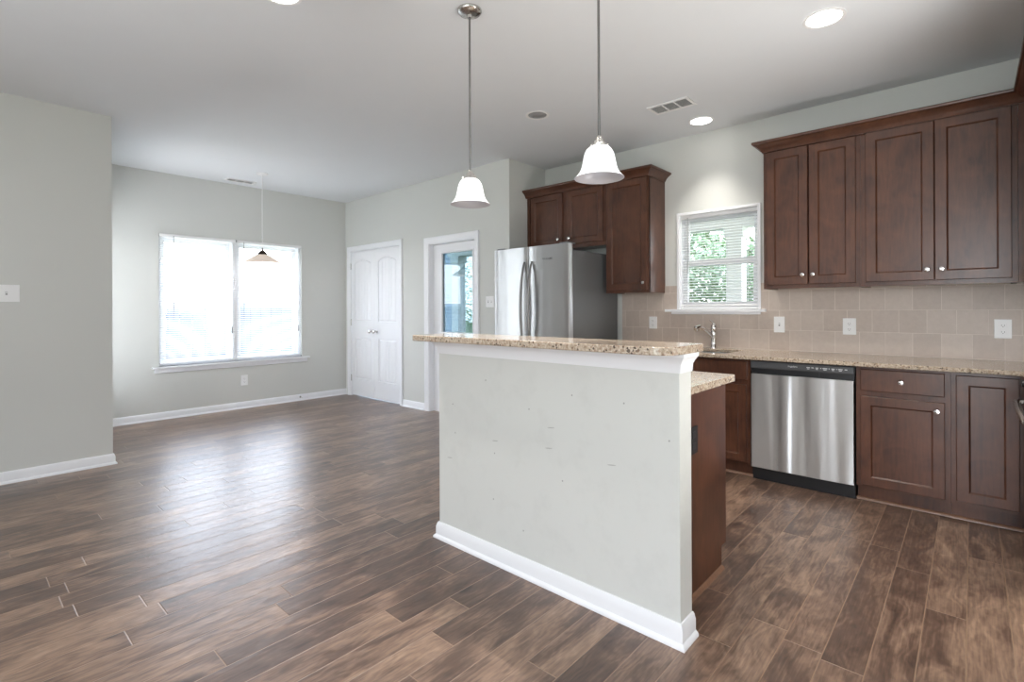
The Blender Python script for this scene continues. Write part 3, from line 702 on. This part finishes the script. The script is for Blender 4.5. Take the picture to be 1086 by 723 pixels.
x, y = 2.38, 5.91
t = thing('dining_pendant', (x, y, CE), 'chain-hung pendant with shallow warm glass shade before the dining window', 'pendant light')
MB().lathe((x, y, CE), [(.062, -.0005), (.062, -.006), (.05, -.014), (.02, -.022), (.008, -.026), (.008, -.034), (.001, -.035)], 28).build('ceiling_canopy', 'plastic', t, smooth=True)
ch = MB(); z = CE - .03; k = 0
while z > 1.90:
    c = []
    for i in range(10):
        a = 2 * math.pi * i / 10; dd = .007 * math.cos(a)
        c.append((x + (dd if k % 2 else 0), y + (0 if k % 2 else dd), z - .012 + .015 * math.sin(a)))
    ch.tube(c + [c[0]], .0014, 5); z -= .024; k += 1
ch.build('chain', 'plastic', t, smooth=True)
MB().lathe((x, y, 1.83), [(.001, .075), (.006, .072), (.008, .05), (.02, .046), (.034, .03), (.05, .012), (.052, .002), (.04, -.002)], 28).build('shade_cap', 'bronze', t, smooth=True)
out = [(.045, .095), (.075, .085), (.11, .062), (.145, .038), (.175, .018), (.20, .004), (.205, 0)]
s = MB().lathe((x, y, 1.735), out, 48, caps=(False, False)); s.lathe((x, y, 1.735), [(.205, 0)] + [(r - .004, zz + .001) for r, zz in out[::-1][1:]], 48, caps=(False, False))
s.build('glass_shade', 'shade_warm', t, smooth=True)
MB().lathe((x, y, 1.76), [(.001, -.01), (.02, -.003), (.029, .02), (.02, .045), (.012, .06)], 18).build('bulb', 'bulb_warm', t, smooth=True)
l = bpy.data.lights.new('dining_lamp', 'POINT'); l.energy = 3; l.shadow_soft_size = 0; l.color = (1, .93, .86)
o = bpy.data.objects.new('dining_lamp', l); S.collection.objects.link(o); o.location = (0, 0, 1.70 - CE); o.parent = t

# ------------------------------------------------------------------ outlets and switches
def plate(name, axis, p, u, z, w, h, kind_, label, n=1, sgn=-1):
    """axis 'X': plate on a wall facing -X at x=p, centred on Y=u"""
    def bx(mb, u0, u1, d0, d1, z0, z1):
        return mb.box(p + sgn * d0, p + sgn * d1, u0, u1, z0, z1) if axis == 'X' else mb.box(u0, u1, p + sgn * d0, p + sgn * d1, z0, z1)
    t = thing(name, (p, u, z - h / 2) if axis == 'X' else (u, p, z - h / 2), label, 'outlet' if kind_ == 'outlet' else 'switch')
    mb = MB(); bx(mb, u - w / 2, u + w / 2, .0003, .006, z - h / 2, z + h / 2); mb.build('cover_plate', 'plastic', t, bevel=.002)
    if kind_ == 'outlet':
        for dz in (-.0205, .0205):
            r = MB()
            bx(r, u - .0165, u + .0165, .006, .0075, z + dz - .0135, z + dz + .0135); ro = r.build('receptacle', 'plastic', t, bevel=.001)
            q = MB(); bx(q, u - .0075, u - .0055, .0075, .0078, z + dz - .003, z + dz + .006); bx(q, u + .0055, u + .0075, .0075, .0078, z + dz - .003, z + dz + .006); bx(q, u - .002, u + .002, .0075, .0078, z + dz - .010, z + dz - .006)
            q.build('slots', 'slot', ro)
    else:
        for k in range(n):
            c = u + (k - (n - 1) / 2) * .046
            q = MB(); bx(q, c - .0055, c + .0055, .006, .0062, z - .012, z + .012); q.build('toggle_slot', 'lamp_off', t)
            q = MB(); bx(q, c - .0042, c + .0042, .0062, .015, z + .001, z + .009); q.build('toggle', 'plastic', t, bevel=.001)
    return t
plate('power_outlet', 'X', TX, 2.210, 1.076, .078, .112, 'outlet', 'white outlet on the tile left of the faucet, nearest the refrigerator')
plate('light_switch', 'X', TX, 1.132, 1.077, .078, .125, 'switch', 'white switch plate on the tile just right of the kitchen window')
plate('power_outlet', 'X', TX, .664, 1.071, .082, .12, 'outlet', 'white outlet on the tile above the dishwasher right edge')
plate('power_outlet', 'X', TX, -.145, 1.072, .080, .12, 'outlet', 'white outlet on the tile at the far right corner of the worktop')
plate('light_switch', 'X', XD, 3.770, 1.287, .116, .116, 'switch', 'white double switch plate between glazed door and refrigerator', 2)
plate('power_outlet', 'Y', YW, 2.462, .345, .080, .125, 'outlet', 'white outlet low on the wall under the dining window')
plate('light_switch', 'Y', YN, .285, 1.335, .135, .120, 'switch', 'white switch plate cut by the left edge on the near wall')
# door stop on the baseboard
t = thing('door_stop', (3.16, YW - .014, .05), 'small metal door stop on the baseboard under the dining window', 'door stop')
MB().lathe((3.16, YW - .0145, .05), [(.012, 0), (.012, .003), (.005, .006), (.005, .05)], 12, axis=(0, -1, 0)).build('stem', 'nickel', t, smooth=True)
MB().lathe((3.16, YW - .0645, .05), [(.008, 0), (.009, .006), (.006, .012)], 12, axis=(0, -1, 0)).build('rubber_tip', 'plastic', t, smooth=True)

# ------------------------------------------------------------------ cabinet helpers
def panel_front(x, n, a, b, z0, z1, stile=.052, T=.019, axis='X', flat=False):
    """cabinet door or drawer front; its face is at p=x looking along n (-1 or +1); back at x - n*T"""
    mb = MB()
    def pt(d, u, z): return (x - n * d, u, z) if axis == 'X' else (u, x - n * d, z)
    def ring(ins, d): return [pt(d, a + ins, z0 + ins), pt(d, b - ins, z0 + ins), pt(d, b - ins, z1 - ins), pt(d, a + ins, z1 - ins)]
    if flat: rs = [ring(0, T), ring(0, .004), ring(.004, 0)]
    else: rs = [ring(0, T), ring(0, .003), ring(.003, 0), ring(stile, 0), ring(stile + .002, .0012), ring(stile + .009, .0095), ring(stile + .0095, .0095)]
    mb.rings(rs); return mb
def knob(parent, p, axis=(-1, 0, 0)):
    MB().lathe(p, [(.007, 0), (.006, .006), (.0055, .012), (.010, .017), (.0145, .021), (.015, .025), (.012, .029), (.001, .031)], 20, axis=axis).build('knob', 'chrome', parent, smooth=True)
FX = 3.82       # face-frame plane of the base cabinets; doors stand proud to 3.80
def base_cabinet(y0, y1, label, fronts, z1=.844, end0=False):
    t = thing('base_cabinet', ((FX + XK) / 2, (y0 + y1) / 2, 0), label, 'cabinet')
    g = .0006
    body = MB().box(FX, XK - .001, y0 + g, y0 + .02, .10, z1).box(FX, XK - .001, y1 - .02, y1 - g, .10, z1).box(FX + .02, XK - .001, y0 + .02, y1 - .02, .10, .12)
    body.box(XK - .012, XK - .001, y0 + .02, y1 - .02, .12, z1)
    ff = MB().box(FX, FX + .02, y0 + .02, y1 - .02, .10, .135).box(FX, FX + .02, y0 + .02, y1 - .02, z1 - .03, z1).box(FX, FX + .02, y0 + .02, y0 + .05, .135, z1 - .03).box(FX, FX + .02, y1 - .05, y1 - .02, .135, z1 - .03).box(FX, FX + .02, y0 + .05, y1 - .05, .655, .70)
    body.build('carcass', 'cab', t); ff.build('face_frame', 'cab', t)
    MB().box(3.875, 3.89, y0 + g, y1 - g, 0.0005, .10).build('toe_kick', 'cab', t)
    for (kind_, a, b, c, d_, kn) in fronts:
        f = panel_front(3.80, -1, a, b, c, d_, flat=(kind_ == 'drawer')).build('drawer_front' if kind_ == 'drawer' else 'door', 'cab', t)
        if kn: knob(f, (3.80, kn[0], kn[1]))
    return t
base_cabinet(2.085, 2.535, 'dark base cabinet between the sink cabinet and the refrigerator', [('drawer', 2.105, 2.515, .698, .828, (2.31, .763)), ('door', 2.105, 2.515, .117, .662, (2.15, .62))])
base_cabinet(1.168, 2.085, 'dark sink base cabinet under the kitchen window with false drawer front', [('drawer', 1.188, 2.065, .698, .828, None), ('door', 1.192, 1.622, .112, .662, (1.58, .62)), ('door', 1.628, 2.065, .112, .662, (1.67, .62))])
base_cabinet(.090, .540, 'dark base cabinet with knobbed drawer right of the dishwasher', [('drawer', .115, .516, .695, .829, (.313, .762)), ('door', .115, .516, .112, .662, (.150, .612))])
base_cabinet(-.21, .090, 'narrow tall-door base cabinet in the kitchen corner', [('door', -.188, .067, .120, .826, None)])
struct('trim_8', MB().sweep([(3.875, 2.53), (3.875, 1.165)], [(0, 0.0006), (.014, .0006), (.012, .010), (.004, .017), (0, .018)]).sweep([(3.875, .545), (3.875, -.21)], [(0, 0.0006), (.014, .0006), (.012, .010), (.004, .017), (0, .018)]), 'shoe_wood', smooth=True)

# base cabinet returning toward the range
t = thing('base_cabinet', (3.75, -.5, 0), 'dark corner filler cabinet between corner and range', 'cabinet')
MB().box(3.68, FX + .019, -.855, -.2115, .0005, .844).build('carcass', 'cab', t)

# worktop with sink cut-out
ZC0, ZC1 = .8455, .872
def slab(name, mb, label, m='granite', cat='worktop', bevel=.005): return mb.build(name, m, bevel=bevel, seg=3, label=label, cat=cat)
outer = [(3.765, 2.535), (4.421, 2.535), (4.421, -.855), (3.672, -.855), (3.672, -.235), (3.71, -.205), (3.745, -.185), (3.765, -.150)]
hole = [(3.88, 1.36), (3.88, 1.93), (4.27, 1.93), (4.27, 1.36)]
def holed(outer_rects, z0, z1):
    mb = MB()
    for r in outer_rects: mb.poly(r, z0, z1)
    return mb
import bmesh
def slab_with_hole(name, outer, hole, z0, z1, label):
    bm = bmesh.new()
    o = [bm.verts.new((x, y, z1)) for x, y in outer]; h = [bm.verts.new((x, y, z1)) for x, y in hole]
    es = [bm.edges.new((o[i], o[(i + 1) % len(o)])) for i in range(len(o))] + [bm.edges.new((h[i], h[(i + 1) % len(h)])) for i in range(len(h))]
    bmesh.ops.triangle_fill(bm, use_beauty=True, use_dissolve=True, edges=es)
    r = bmesh.ops.extrude_face_region(bm, geom=list(bm.faces)); vs = [g_ for g_ in r['geom'] if isinstance(g_, bmesh.types.BMVert)]
    bmesh.ops.translate(bm, verts=vs, vec=(0, 0, z0 - z1)); bmesh.ops.recalc_face_normals(bm, faces=bm.faces)
    mb = MB(); bm.verts.index_update(); mb.add([v.co[:] for v in bm.verts], [[v.index for v in f.verts] for f in bm.faces]); bm.free()
    return slab(name, mb, label)
slab_with_hole('granite_worktop', outer, hole, ZC0, ZC1, 'long beige speckled granite worktop along the kitchen wall')
sk = thing('kitchen_sink', (4.075, 1.645, .66), 'undermount stainless sink set in the granite below the kitchen window', 'sink')
rs = [[(3.868, 1.348, .8445), (3.868, 1.942, .8445), (4.282, 1.942, .8445), (4.282, 1.348, .8445)], [(3.882, 1.362, .8445), (3.882, 1.928, .8445), (4.268, 1.928, .8445), (4.268, 1.362, .8445)],
      [(3.89, 1.37, .68), (3.89, 1.92, .68), (4.26, 1.92, .68), (4.26, 1.37, .68)], [(3.91, 1.39, .66), (3.91, 1.90, .66), (4.24, 1.90, .66), (4.24, 1.39, .66)]]
MB().rings(rs, cap0=False).build('basin', 'steel', sk, smooth=True)
MB().lathe((4.075, 1.645, .6605), [(.045, 0), (.045, .003), (.03, .002), (.001, .001)], 24).build('drain', 'chrome', sk, smooth=True)

# faucet
fx, fy = 4.335, 1.617
fc = thing('kitchen_faucet', (fx, fy, ZC1), 'single-lever nickel pull-out faucet behind the sink', 'faucet')
MB().lathe((fx, fy, ZC1 + .0003), [(.030, 0), (.030, .007), (.024, .016), (.022, .05), (.025, .10), (.027, .135), (.022, .15), (.001, .156)], 24).build('faucet_body', 'chrome', fc, smooth=True)
sp_ = [(fx - .008, fy + .004, .965), (fx - .03, fy + .018, .990), (fx - .06, fy + .036, 1.020), (fx - .095, fy + .057, 1.040), (fx - .130, fy + .076, 1.046)]
MB().tube(sp_, [.016, .0155, .015, .015, .016], 16).build('spout', 'chrome', fc, smooth=True)
hd = Vector((-.14, .08, -.06)).normalized()
MB().lathe((fx - .118, fy + .07, 1.052), [(.012, -.008), (.021, 0), (.024, .02), (.0235, .045), (.017, .052), (.001, .053)], 20, axis=hd).build('spray_head', 'chrome', fc, smooth=True)
MB().lathe((fx, fy, 1.015), [(.022, 0), (.0265, .02), (.024, .045), (.015, .062), (.004, .07)], 20).build('lever_base', 'chrome', fc, smooth=True)
MB().tube([(fx, fy, 1.075), (fx + .004, fy + .012, 1.095), (fx + .006, fy + .03, 1.105)], [.006, .005, .007], 10).build('lever', 'chrome', fc, smooth=True)

# ------------------------------------------------------------------ dishwasher
dwt = thing('dishwasher', (3.8, .855, 0), 'stainless dishwasher with dark control strip in the base cabinet row', 'dishwasher')
D0, D1 = .548, 1.160
MB().box(3.84, 4.40, D0, D1, .10, .8435).build('tub', 'dark_grey', dwt)
rs = []
def dring(ins, d): return [(3.800 + d, D0 + ins, .092 + ins), (3.800 + d, D1 - ins, .092 + ins), (3.800 + d, D1 - ins, .748), (3.800 + d, D0 + ins, .748)]
MB().rings([dring(0, .039), dring(0, .005), dring(.004, 0)]).build('door', 'steel', dwt, bevel=.001)
MB().box(3.818, 3.839, D0, D1, .7485, .788).build('handle_recess', 'black', dwt)
cp = MB(); n_ = 12
pr = [(3.839, .838), (3.806, .838), (3.800, .832), (3.797, .795), (3.803, .787), (3.839, .787)]
cp.rings([[(px_, D0 + .001, pz_) for px_, pz_ in pr], [(px_, D1 - .001, pz_) for px_, pz_ in pr]])
cpo = cp.build('control_panel', 'ctrl', dwt, smooth=True)
MB().box(3.813, 3.8175, .74, .86, .752, .786).build('latch_pocket', 'black', dwt)
text_mesh('brand_lettering', 'Frigidaire', .015, (3.7975, .893, .815), (0, -1, 0), (.06, 0, .998), 'print', cpo)
for k, (yc, w_) in enumerate(((.80, .020), (.775, .014), (.75, .016), (.728, .006), (.705, .026), (.682, .005), (.660, .018), (.640, .004), (.620, .024), (.590, .014))):
    q = MB().box(3.7975, 3.7985, yc - w_ / 2, yc + w_ / 2, .813, .818)
    if k % 2 == 0: q.box(3.7972, 3.7982, yc - w_ / 3, yc + w_ / 3, .805, .809)
    q.build('button_print', 'print', cpo)
MB().box(3.846, 3.86, D0, D1, .0006, .09).box(3.835, 3.8465, D0, D1, .03, .088).build('kick_plate', 'black', dwt)

# ------------------------------------------------------------------ upper cabinets
UX = 4.12       # carcass front; doors to 4.10
def upper(y0, y1, z0, z1, label, doors, z_bottom_rail=0, cat='cabinet', back=XK):
    t = thing('wall_cabinet', ((UX + back) / 2, (y0 + y1) / 2, z0), label, cat)
    g = .0005
    MB().box(UX, back - .001, y0 + g, y0 + .018, z0, z1).box(UX, back - .001, y1 - .018, y1 - g, z0, z1).box(UX, back - .001, y0 + .018, y1 - .018, z0 + .012, z0 + .026).box(UX, back - .001, y0 + .018, y1 - .018, z1 - .02, z1).box(back - .01, back - .001, y0 + .018, y1 - .018, z0 + .026, z1 - .02).build('carcass', 'cab', t)
    ff = MB().box(UX - .002, UX + .018, y0 + g, y1 - g, z0, z0 + .04).box(UX - .002, UX + .018, y0 + g, y1 - g, z1 - .035, z1).box(UX - .002, UX + .018, y0 + g, y0 + .035, z0 + .04, z1 - .035).box(UX - .002, UX + .018, y1 - .035, y1 - g, z0 + .04, z1 - .035)
    if y0 > 2.5: ff.box(UX - .002, UX + .018, 2.95, 3.035, z0 + .04, z1 - .035)
    ff.build('face_frame', 'cab', t)
    for (a, b, c, d_, kn) in doors:
        f = panel_front(4.10, -1, a, b, c, d_, .055, .0178).build('door', 'cab', t)
        knob(f, (4.10, kn[0], kn[1]))
    return t
ZB, ZT = 1.350, 2.392
upper(2.528, 3.488, 1.805, ZT, 'short dark two-door cabinet above the refrigerator', [(2.555, 2.965, 1.845, 2.365, (2.925, 1.90)), (3.02, 3.43, 1.845, 2.365, (3.06, 1.90))][:2])
upper(2.092, 2.528, ZB, ZT, 'tall single-door dark wall cabinet left of the kitchen window', [(2.108, 2.512, 1.375, 2.365, (2.135, 1.435))])
upper(.552, 1.160, ZB, ZT, 'dark two-door wall cabinet nearest the kitchen window on its right', [(.864, 1.138, 1.378, 2.365, (.895, 1.445)), (.578, .857, 1.378, 2.365, (.830, 1.445))])
upper(-.20, .552, ZB, ZT, 'wide dark two-door wall cabinet at the right kitchen corner', [(.1715, .524, 1.378, 2.368, (.205, 1.445)), (-.174, .168, 1.378, 2.368, (.135, 1.445))])
# return cabinet on the right wall, above the range
t = thing('wall_cabinet', (3.7, -.53, 1.42), 'dark wall cabinet turning the corner over the range at right edge', 'cabinet')
MB().box(2.90, XK - .0005, -.858, -.262, 1.42, ZT).build('carcass', 'cab', t)
MB().box(4.102, 4.118, -.2615, -.2005, ZB, ZT).build('corner_filler', 'cab', t)
for (a, b) in ((3.325, 3.70), (2.93, 3.315)):
    f = panel_front(-.2425, 1, a, b, 1.44, 2.368, .055, .0190, axis='Y').build('door', 'cab', t)
    knob(f, (a + .04 if a > 3.3 else b - .04, -.2425, 1.50), (0, 1, 0))
hd_ = thing('range_hood', (3.3, -.5, 1.345), 'white range hood under the corner wall cabinet at right edge', 'range hood')
MB().poly([(2.92, -.855), (3.68, -.855), (3.68, -.20), (2.92, -.20)], 1.345, 1.4195).build('hood_shell', 'plastic', hd_, bevel=.004)
MB().box(3.0, 3.6, -.8, -.25, 1.340, 1.3445).build('filter', 'nickel', hd_)

CP = [(-.02, 0), (.003, 0), (.003, .006), (.008, .010), (.010, .018), (.018, .028), (.032, .042), (.046, .051), (.050, .056), (.058, .058), (.060, .062), (.060, .074), (.056, .077), (-.02, .077)]
def crown(path, label):
    return MB().sweep(path, [(o, z + 2.368) for o, z in CP]).build('cabinet_crown', 'cab', smooth=True, label=label, cat='crown moulding')
crown([(4.098, 3.489), (4.098, 2.090), (XK - .001, 2.090)], 'dark crown moulding topping the cabinets above the refrigerator')
crown([(XK - .001, 1.162), (4.098, 1.162), (4.098, -.240), (2.9, -.240)], 'dark crown moulding topping the right-hand wall cabinets')

# ------------------------------------------------------------------ refrigerator
rf = thing('refrigerator', (4.0, 3.015, 0), 'stainless french-door refrigerator in the wall alcove', 'refrigerator')
RY0, RY1, RX = 2.572, 3.462, 3.652
MB().box(RX, 4.40, RY0 + .004, RY1 - .004, .03, 1.725).build('cabinet_body', 'fridge_side', rf, bevel=.006)
MB().box(RX + .03, 4.38, RY0 + .03, RY1 - .03, .0006, .03).build('base_feet', 'black', rf)
def bowed(a, b, z0, z1, x, bow, T=.062):
    mb = MB(); n = 14; rs = []
    cy = (RY0 + RY1) / 2; hw = (RY1 - RY0) / 2
    pts = []
    for i in range(n + 1):
        y = a + (b - a) * i / n; pts.append((x - bow * (1 - ((y - cy) / hw) ** 2), y))
    # round the ends
    e = .012; pts = [(pts[0][0] + e, a)] + [(pts[0][0] + .003, a + .003)] + [(p, q) for p, q in pts[1:-1]] + [(pts[-1][0] + .003, b - .003)] + [(pts[-1][0] + e, b)]
    poly = pts + [(x + T, b), (x + T, a)]
    return mb.poly(poly, z0, z1)
cy_ = (RY0 + RY1) / 2
dR = bowed(RY0, cy_ - .003, .62, 1.778, 3.586, .012).build('door', 'steel_door', rf, bevel=.003)
dL = bowed(cy_ + .003, RY1, .62, 1.778, 3.586, .012).build('door', 'steel_door', rf, bevel=.003)
bowed(RY0, RY1, .06, .610, 3.586, .012).build('freezer_drawer', 'steel_door', rf, bevel=.003)
MB().box(3.652 - .004, 3.668, RY0 + .012, RY1 - .012, .06, 1.74).build('door_gasket', 'black', rf)
for (y, pr_) in ((cy_ - .045, dR), (cy_ + .045, dL)):
    pts = []; s_ = 1 if y > cy_ else -1
    for i in range(17):
        k = i / 16; bow = math.sin(k * math.pi) ** .7
        pts.append((3.570 - .058 * bow, y + s_ * 0 , .80 + .84 * k))
    MB().tube(pts, [.008 + .006 * math.sin(math.pi * i / 16) for i in range(17)], 12).build('handle', 'rod', pr_, smooth=True)
hp = [(3.555 - .04 * math.sin(math.pi * i / 12) ** .6 - .005, RY0 + .08 + (RY1 - RY0 - .16) * i / 12, .54) for i in range(13)]
MB().tube(hp, .011, 12).build('handle', 'nickel', rf, smooth=True)
for y in (RY0 + .05, RY1 - .09):
    MB().box(3.60, 3.72, y - .03, y + .06, 1.7785, 1.792).build('hinge_cover', 'print_dark', rf, bevel=.004)
text_mesh('brand_badge', 'FRIGIDAIRE', .022, (3.5765, 2.80, 1.655), (0, -1, 0), (0, 0, 1), 'print_dark', dR, .002)

# ------------------------------------------------------------------ island
ic = thing('island_cabinet', (2.17, 1.47, 0), 'dark island base cabinet standing behind the half wall', 'cabinet')
IY0, IY1 = .868, 2.100
MB().box(1.8585, 2.47, IY0, IY0 + .018, .105, .861).box(1.8585, 2.47, IY1 - .018, IY1, .105, .861).box(1.8585, 2.45, IY0 + .018, IY1 - .018, .105, .125).box(1.8585, 1.875, IY0 + .018, IY1 - .018, .125, .861).box(1.8585, 2.413, IY0, IY1, .0005, .105).build('carcass', 'cab', ic)
MB().box(2.45, 2.47, IY0 + .018, IY1 - .018, .125, .16).box(2.45, 2.47, IY0 + .018, IY1 - .018, .83, .861).box(2.45, 2.47, IY0 + .018, IY1 - .018, .665, .705).build('face_frame', 'cab', ic)
for (a, b) in ((IY0 + .02, 1.272), (1.282, 1.686), (1.696, IY1 - .02)):
    f = panel_front(2.4895, 1, a, b, .70, .835, flat=True).build('drawer_front', 'cab', ic); knob(f, (2.4895, (a + b) / 2, .765), (1, 0, 0))
    f = panel_front(2.4895, 1, a, b, .12, .67).build('door', 'cab', ic); knob(f, (2.4895, a + .04, .61), (1, 0, 0))
struct('trim_9', MB().sweep([(2.413, IY0), (1.885, IY0)][::1], [(-o, z) for o, z in [(0, 0.0006), (.014, .0006), (.012, .010), (.004, .017), (0, .018)]]), 'shoe_wood', smooth=True)
t = thing('power_outlet', (2.088, IY0, .605), 'dark outlet on the end panel of the island cabinet', 'outlet')
MB().box(2.046, 2.130, IY0 - .006, IY0 - .0003, .600, .715).build('cover_plate', 'black', t, bevel=.002)
for dz in (.634, .681):
    MB().box(2.071, 2.105, IY0 - .0075, IY0 - .006, dz - .014, dz + .014).build('receptacle', 'dark_grey', t)
def rounded(x0, x1, y0, y1, rads):
    pts = []
    for (cx, cy, r, a0) in ((x1, y1, rads[0], 0), (x0, y1, rads[1], 90), (x0, y0, rads[2], 180), (x1, y0, rads[3], 270)):
        sx = -1 if cx == x1 else 1; sy = -1 if cy == y1 else 1
        for k in range(9):
            a = math.radians(a0 + 90 * k / 8); pts.append((cx + sx * r + r * math.cos(a), cy + sy * r + r * math.sin(a)))
    return pts
slab('granite_worktop', MB().poly(rounded(1.8585, 2.527, .838, 2.13, (.02, .001, .001, .02)), .8615, .892), 'low granite worktop on the island cabinet behind the half wall')
slab('granite_bar_top', MB().poly(rounded(1.60, 1.888, .738, 2.142, (.015, .02, .09, .015)), 1.0490, 1.0785), 'raised speckled granite bar top on the island half wall', cat='bar top')
TP = [(0, 0), (.004, 0), (.006, .006), (.008, .030), (.012, .036), (.014, .040), (.026, .056), (.030, .0595), (.030, .072), (0, .072)]
struct('trim_10', MB().sweep([(1.857, 2.106), (1.755, 2.106), (1.755, .777), (1.857, .777)][::-1] if False else [(1.8575, .777), (1.755, .777), (1.755, 2.106), (1.8575, 2.106)][::-1], [(o, z + .976) for o, z in TP]), 'trim', smooth=True)

# ------------------------------------------------------------------ range at the right edge
rg = thing('kitchen_range', (3.29, -.52, 0), 'stainless range at the right edge with curved oven handle', 'range')
MB().box(2.905, 3.665, -.855, -.235, .02, .868).build('range_body', 'dark_grey', rg, bevel=.004)
MB().box(2.905, 3.665, -.855, -.225, .8685, .884).build('cooktop', 'black', rg, bevel=.003)
MB().box(2.905, 3.665, -.235, -.205, .79, .868).build('front_fascia', 'steel', rg, bevel=.003)
od = MB().box(2.908, 3.662, -.2345, -.208, .25, .783).build('oven_door', 'steel', rg, bevel=.004)
MB().box(2.95, 3.63, -.2078, -.2050, .30, .68).build('oven_window', 'oven_glass', od)
hp = [(3.615, -.208, .732), (3.618, -.188, .732), (3.605, -.170, .732), (3.575, -.163, .732), (3.3, -.160, .732), (2.99, -.163, .732), (2.965, -.170, .732), (2.952, -.188, .732), (2.955, -.208, .732)]
MB().tube(hp, .014, 14).build('handle', 'nickel', od, smooth=True)
MB().box(2.908, 3.662, -.2345, -.208, .035, .24).build('storage_drawer', 'steel', rg, bevel=.004)
MB().box(2.905, 3.665, -.855, -.80, .8845, .99).build('backguard', 'steel', rg, bevel=.004)
MB().box(2.93, 3.64, -.84, -.26, .0006, .02).build('base_feet', 'black', rg)
for k in range(4):
    cx = 3.0 + .19 * k
    MB().lathe((cx, -.205, .829), [(.020, 0), (.020, .010), (.016, .022), (.001, .023)], 18, axis=(0, 1, 0)).build('burner_knob', 'black', rg, smooth=True)

# ------------------------------------------------------------------ outside
struct('ground', MB().box(-30, 40, -30, 40, -.5, -.18), 'grass')
struct('porch_slab', MB().box(XK + .16, 7.0, -1.5, 7.6, -.18, -.06).box(XD + .14, XK + .16, YA + .15, 7.6, -.18, -.06), 'porch_floor')
struct('porch_ceiling', MB().box(XK + .16, 7.1, -1.5, 7.6, 2.62, 2.72), 'siding')
struct('porch_beam', MB().box(6.55, 6.78, -1.5, 7.6, 2.22, 2.619), 'siding', bevel=.01)
pts_ = [2.20, 5.3, 7.40, -.9]
for i, y in enumerate(pts_):
    lab = ['square white porch post seen through the small kitchen window', 'square white porch post seen through the glazed door', 'white porch post farthest along the porch', 'white porch post behind the corner cabinets'][i]
    p = thing('porch_post', (6.665, y, -.06), lab, 'post')
    MB().box(6.57, 6.76, y - .095, y + .095, .09, 2.10).build('shaft', 'siding', p, bevel=.006)
    MB().box(6.55, 6.78, y - .115, y + .115, -.0595, .09).build('base_block', 'siding', p, bevel=.006)
    MB().box(6.55, 6.78, y - .115, y + .115, 2.10, 2.2195).build('capital', 'siding', p, bevel=.006)
def shrub(x, y, r, h, n, label, m='leaf', size=.07):
    t = thing('leafy_shrub', (x, y, -.18), label, 'shrub')
    MB().tube([(x, y, -.179), (x + .05, y - .03, h * .4), (x - .04, y + .05, h * .75)], [.06, .05, .03], 8).build('trunk', 'bark', t, smooth=True)
    mb = MB()
    for i in range(n):
        th = random.uniform(0, 6.283); ph = math.acos(random.uniform(-1, 1)); rr = random.uniform(.55, 1) ** .5
        c = Vector((x + r * rr * math.sin(ph) * math.cos(th), y + r * rr * math.sin(ph) * math.sin(th), h * .52 + h * .5 * rr * math.cos(ph)))
        a = Vector((random.gauss(0, 1), random.gauss(0, 1), random.gauss(0, 1))).normalized(); b = a.orthogonal().normalized()
        s_ = size * random.uniform(.6, 1.3)
        mb.add([c - a * s_, c + b * s_ * .45, c + a * s_, c - b * s_ * .45], [(0, 1, 2, 3)])
    mb.build('foliage', m, t)
shrub(8.7, .35, 1.05, 2.6, 3800, 'dense green shrub behind the porch, right pane of kitchen window')
shrub(8.6, 2.75, 1.25, 2.3, 5200, 'dense green shrub behind the porch, left pane of kitchen window')
shrub(8.9, 5.45, 1.3, 2.5, 4200, 'green shrub beyond the porch between the two doors', )
shrub(14.5, 14.9, 1.7, 6.0, 6500, 'tall green shrub seen through the glazed door', 'leaf_light')
hs = thing('neighbour_house', (9.6, 14.1, -.18), 'pale lap-sided house wall seen through the glazed door', 'house')
lp = MB(); hx0, hx1 = 6.8, 12.6
for i in range(28):
    z = -.1795 + i * .16; lp.add([(hx0, 14.0, z), (hx1, 14.0, z), (hx1, 14.03, z + .16), (hx0, 14.03, z + .16), (hx0, 14.3, z), (hx1, 14.3, z), (hx1, 14.3, z + .16), (hx0, 14.3, z + .16)], [(0, 1, 2, 3), (4, 7, 6, 5), (1, 5, 6, 2), (0, 3, 7, 4), (0, 4, 5, 1), (3, 2, 6, 7)])
lp.build('siding', 'siding_blue', hs)
shrub(12.0, 1.6, 1.9, 3.6, 3500, 'broad garden tree far behind the porch post', 'leaf', .13)
shrub(12.2, 5.6, 1.9, 3.4, 3500, 'broad garden tree far behind the left kitchen pane', 'leaf', .13)
fn = thing('yard_fence', (2.5, 10.5, -.18), 'pale grey board fence outside the dining window', 'fence')
bd = MB()
for i in range(43): bd.box(-3.0 + i * .2, -3.0 + i * .2 + .19, 10.5, 10.53, -.15, 1.35)
bd.build('boards', 'fence', fn)
MB().box(-3.0, 5.6, 10.53, 10.57, .1, .19).box(-3.0, 5.6, 10.53, 10.57, 1.05, 1.14).build('rails', 'fence', fn)
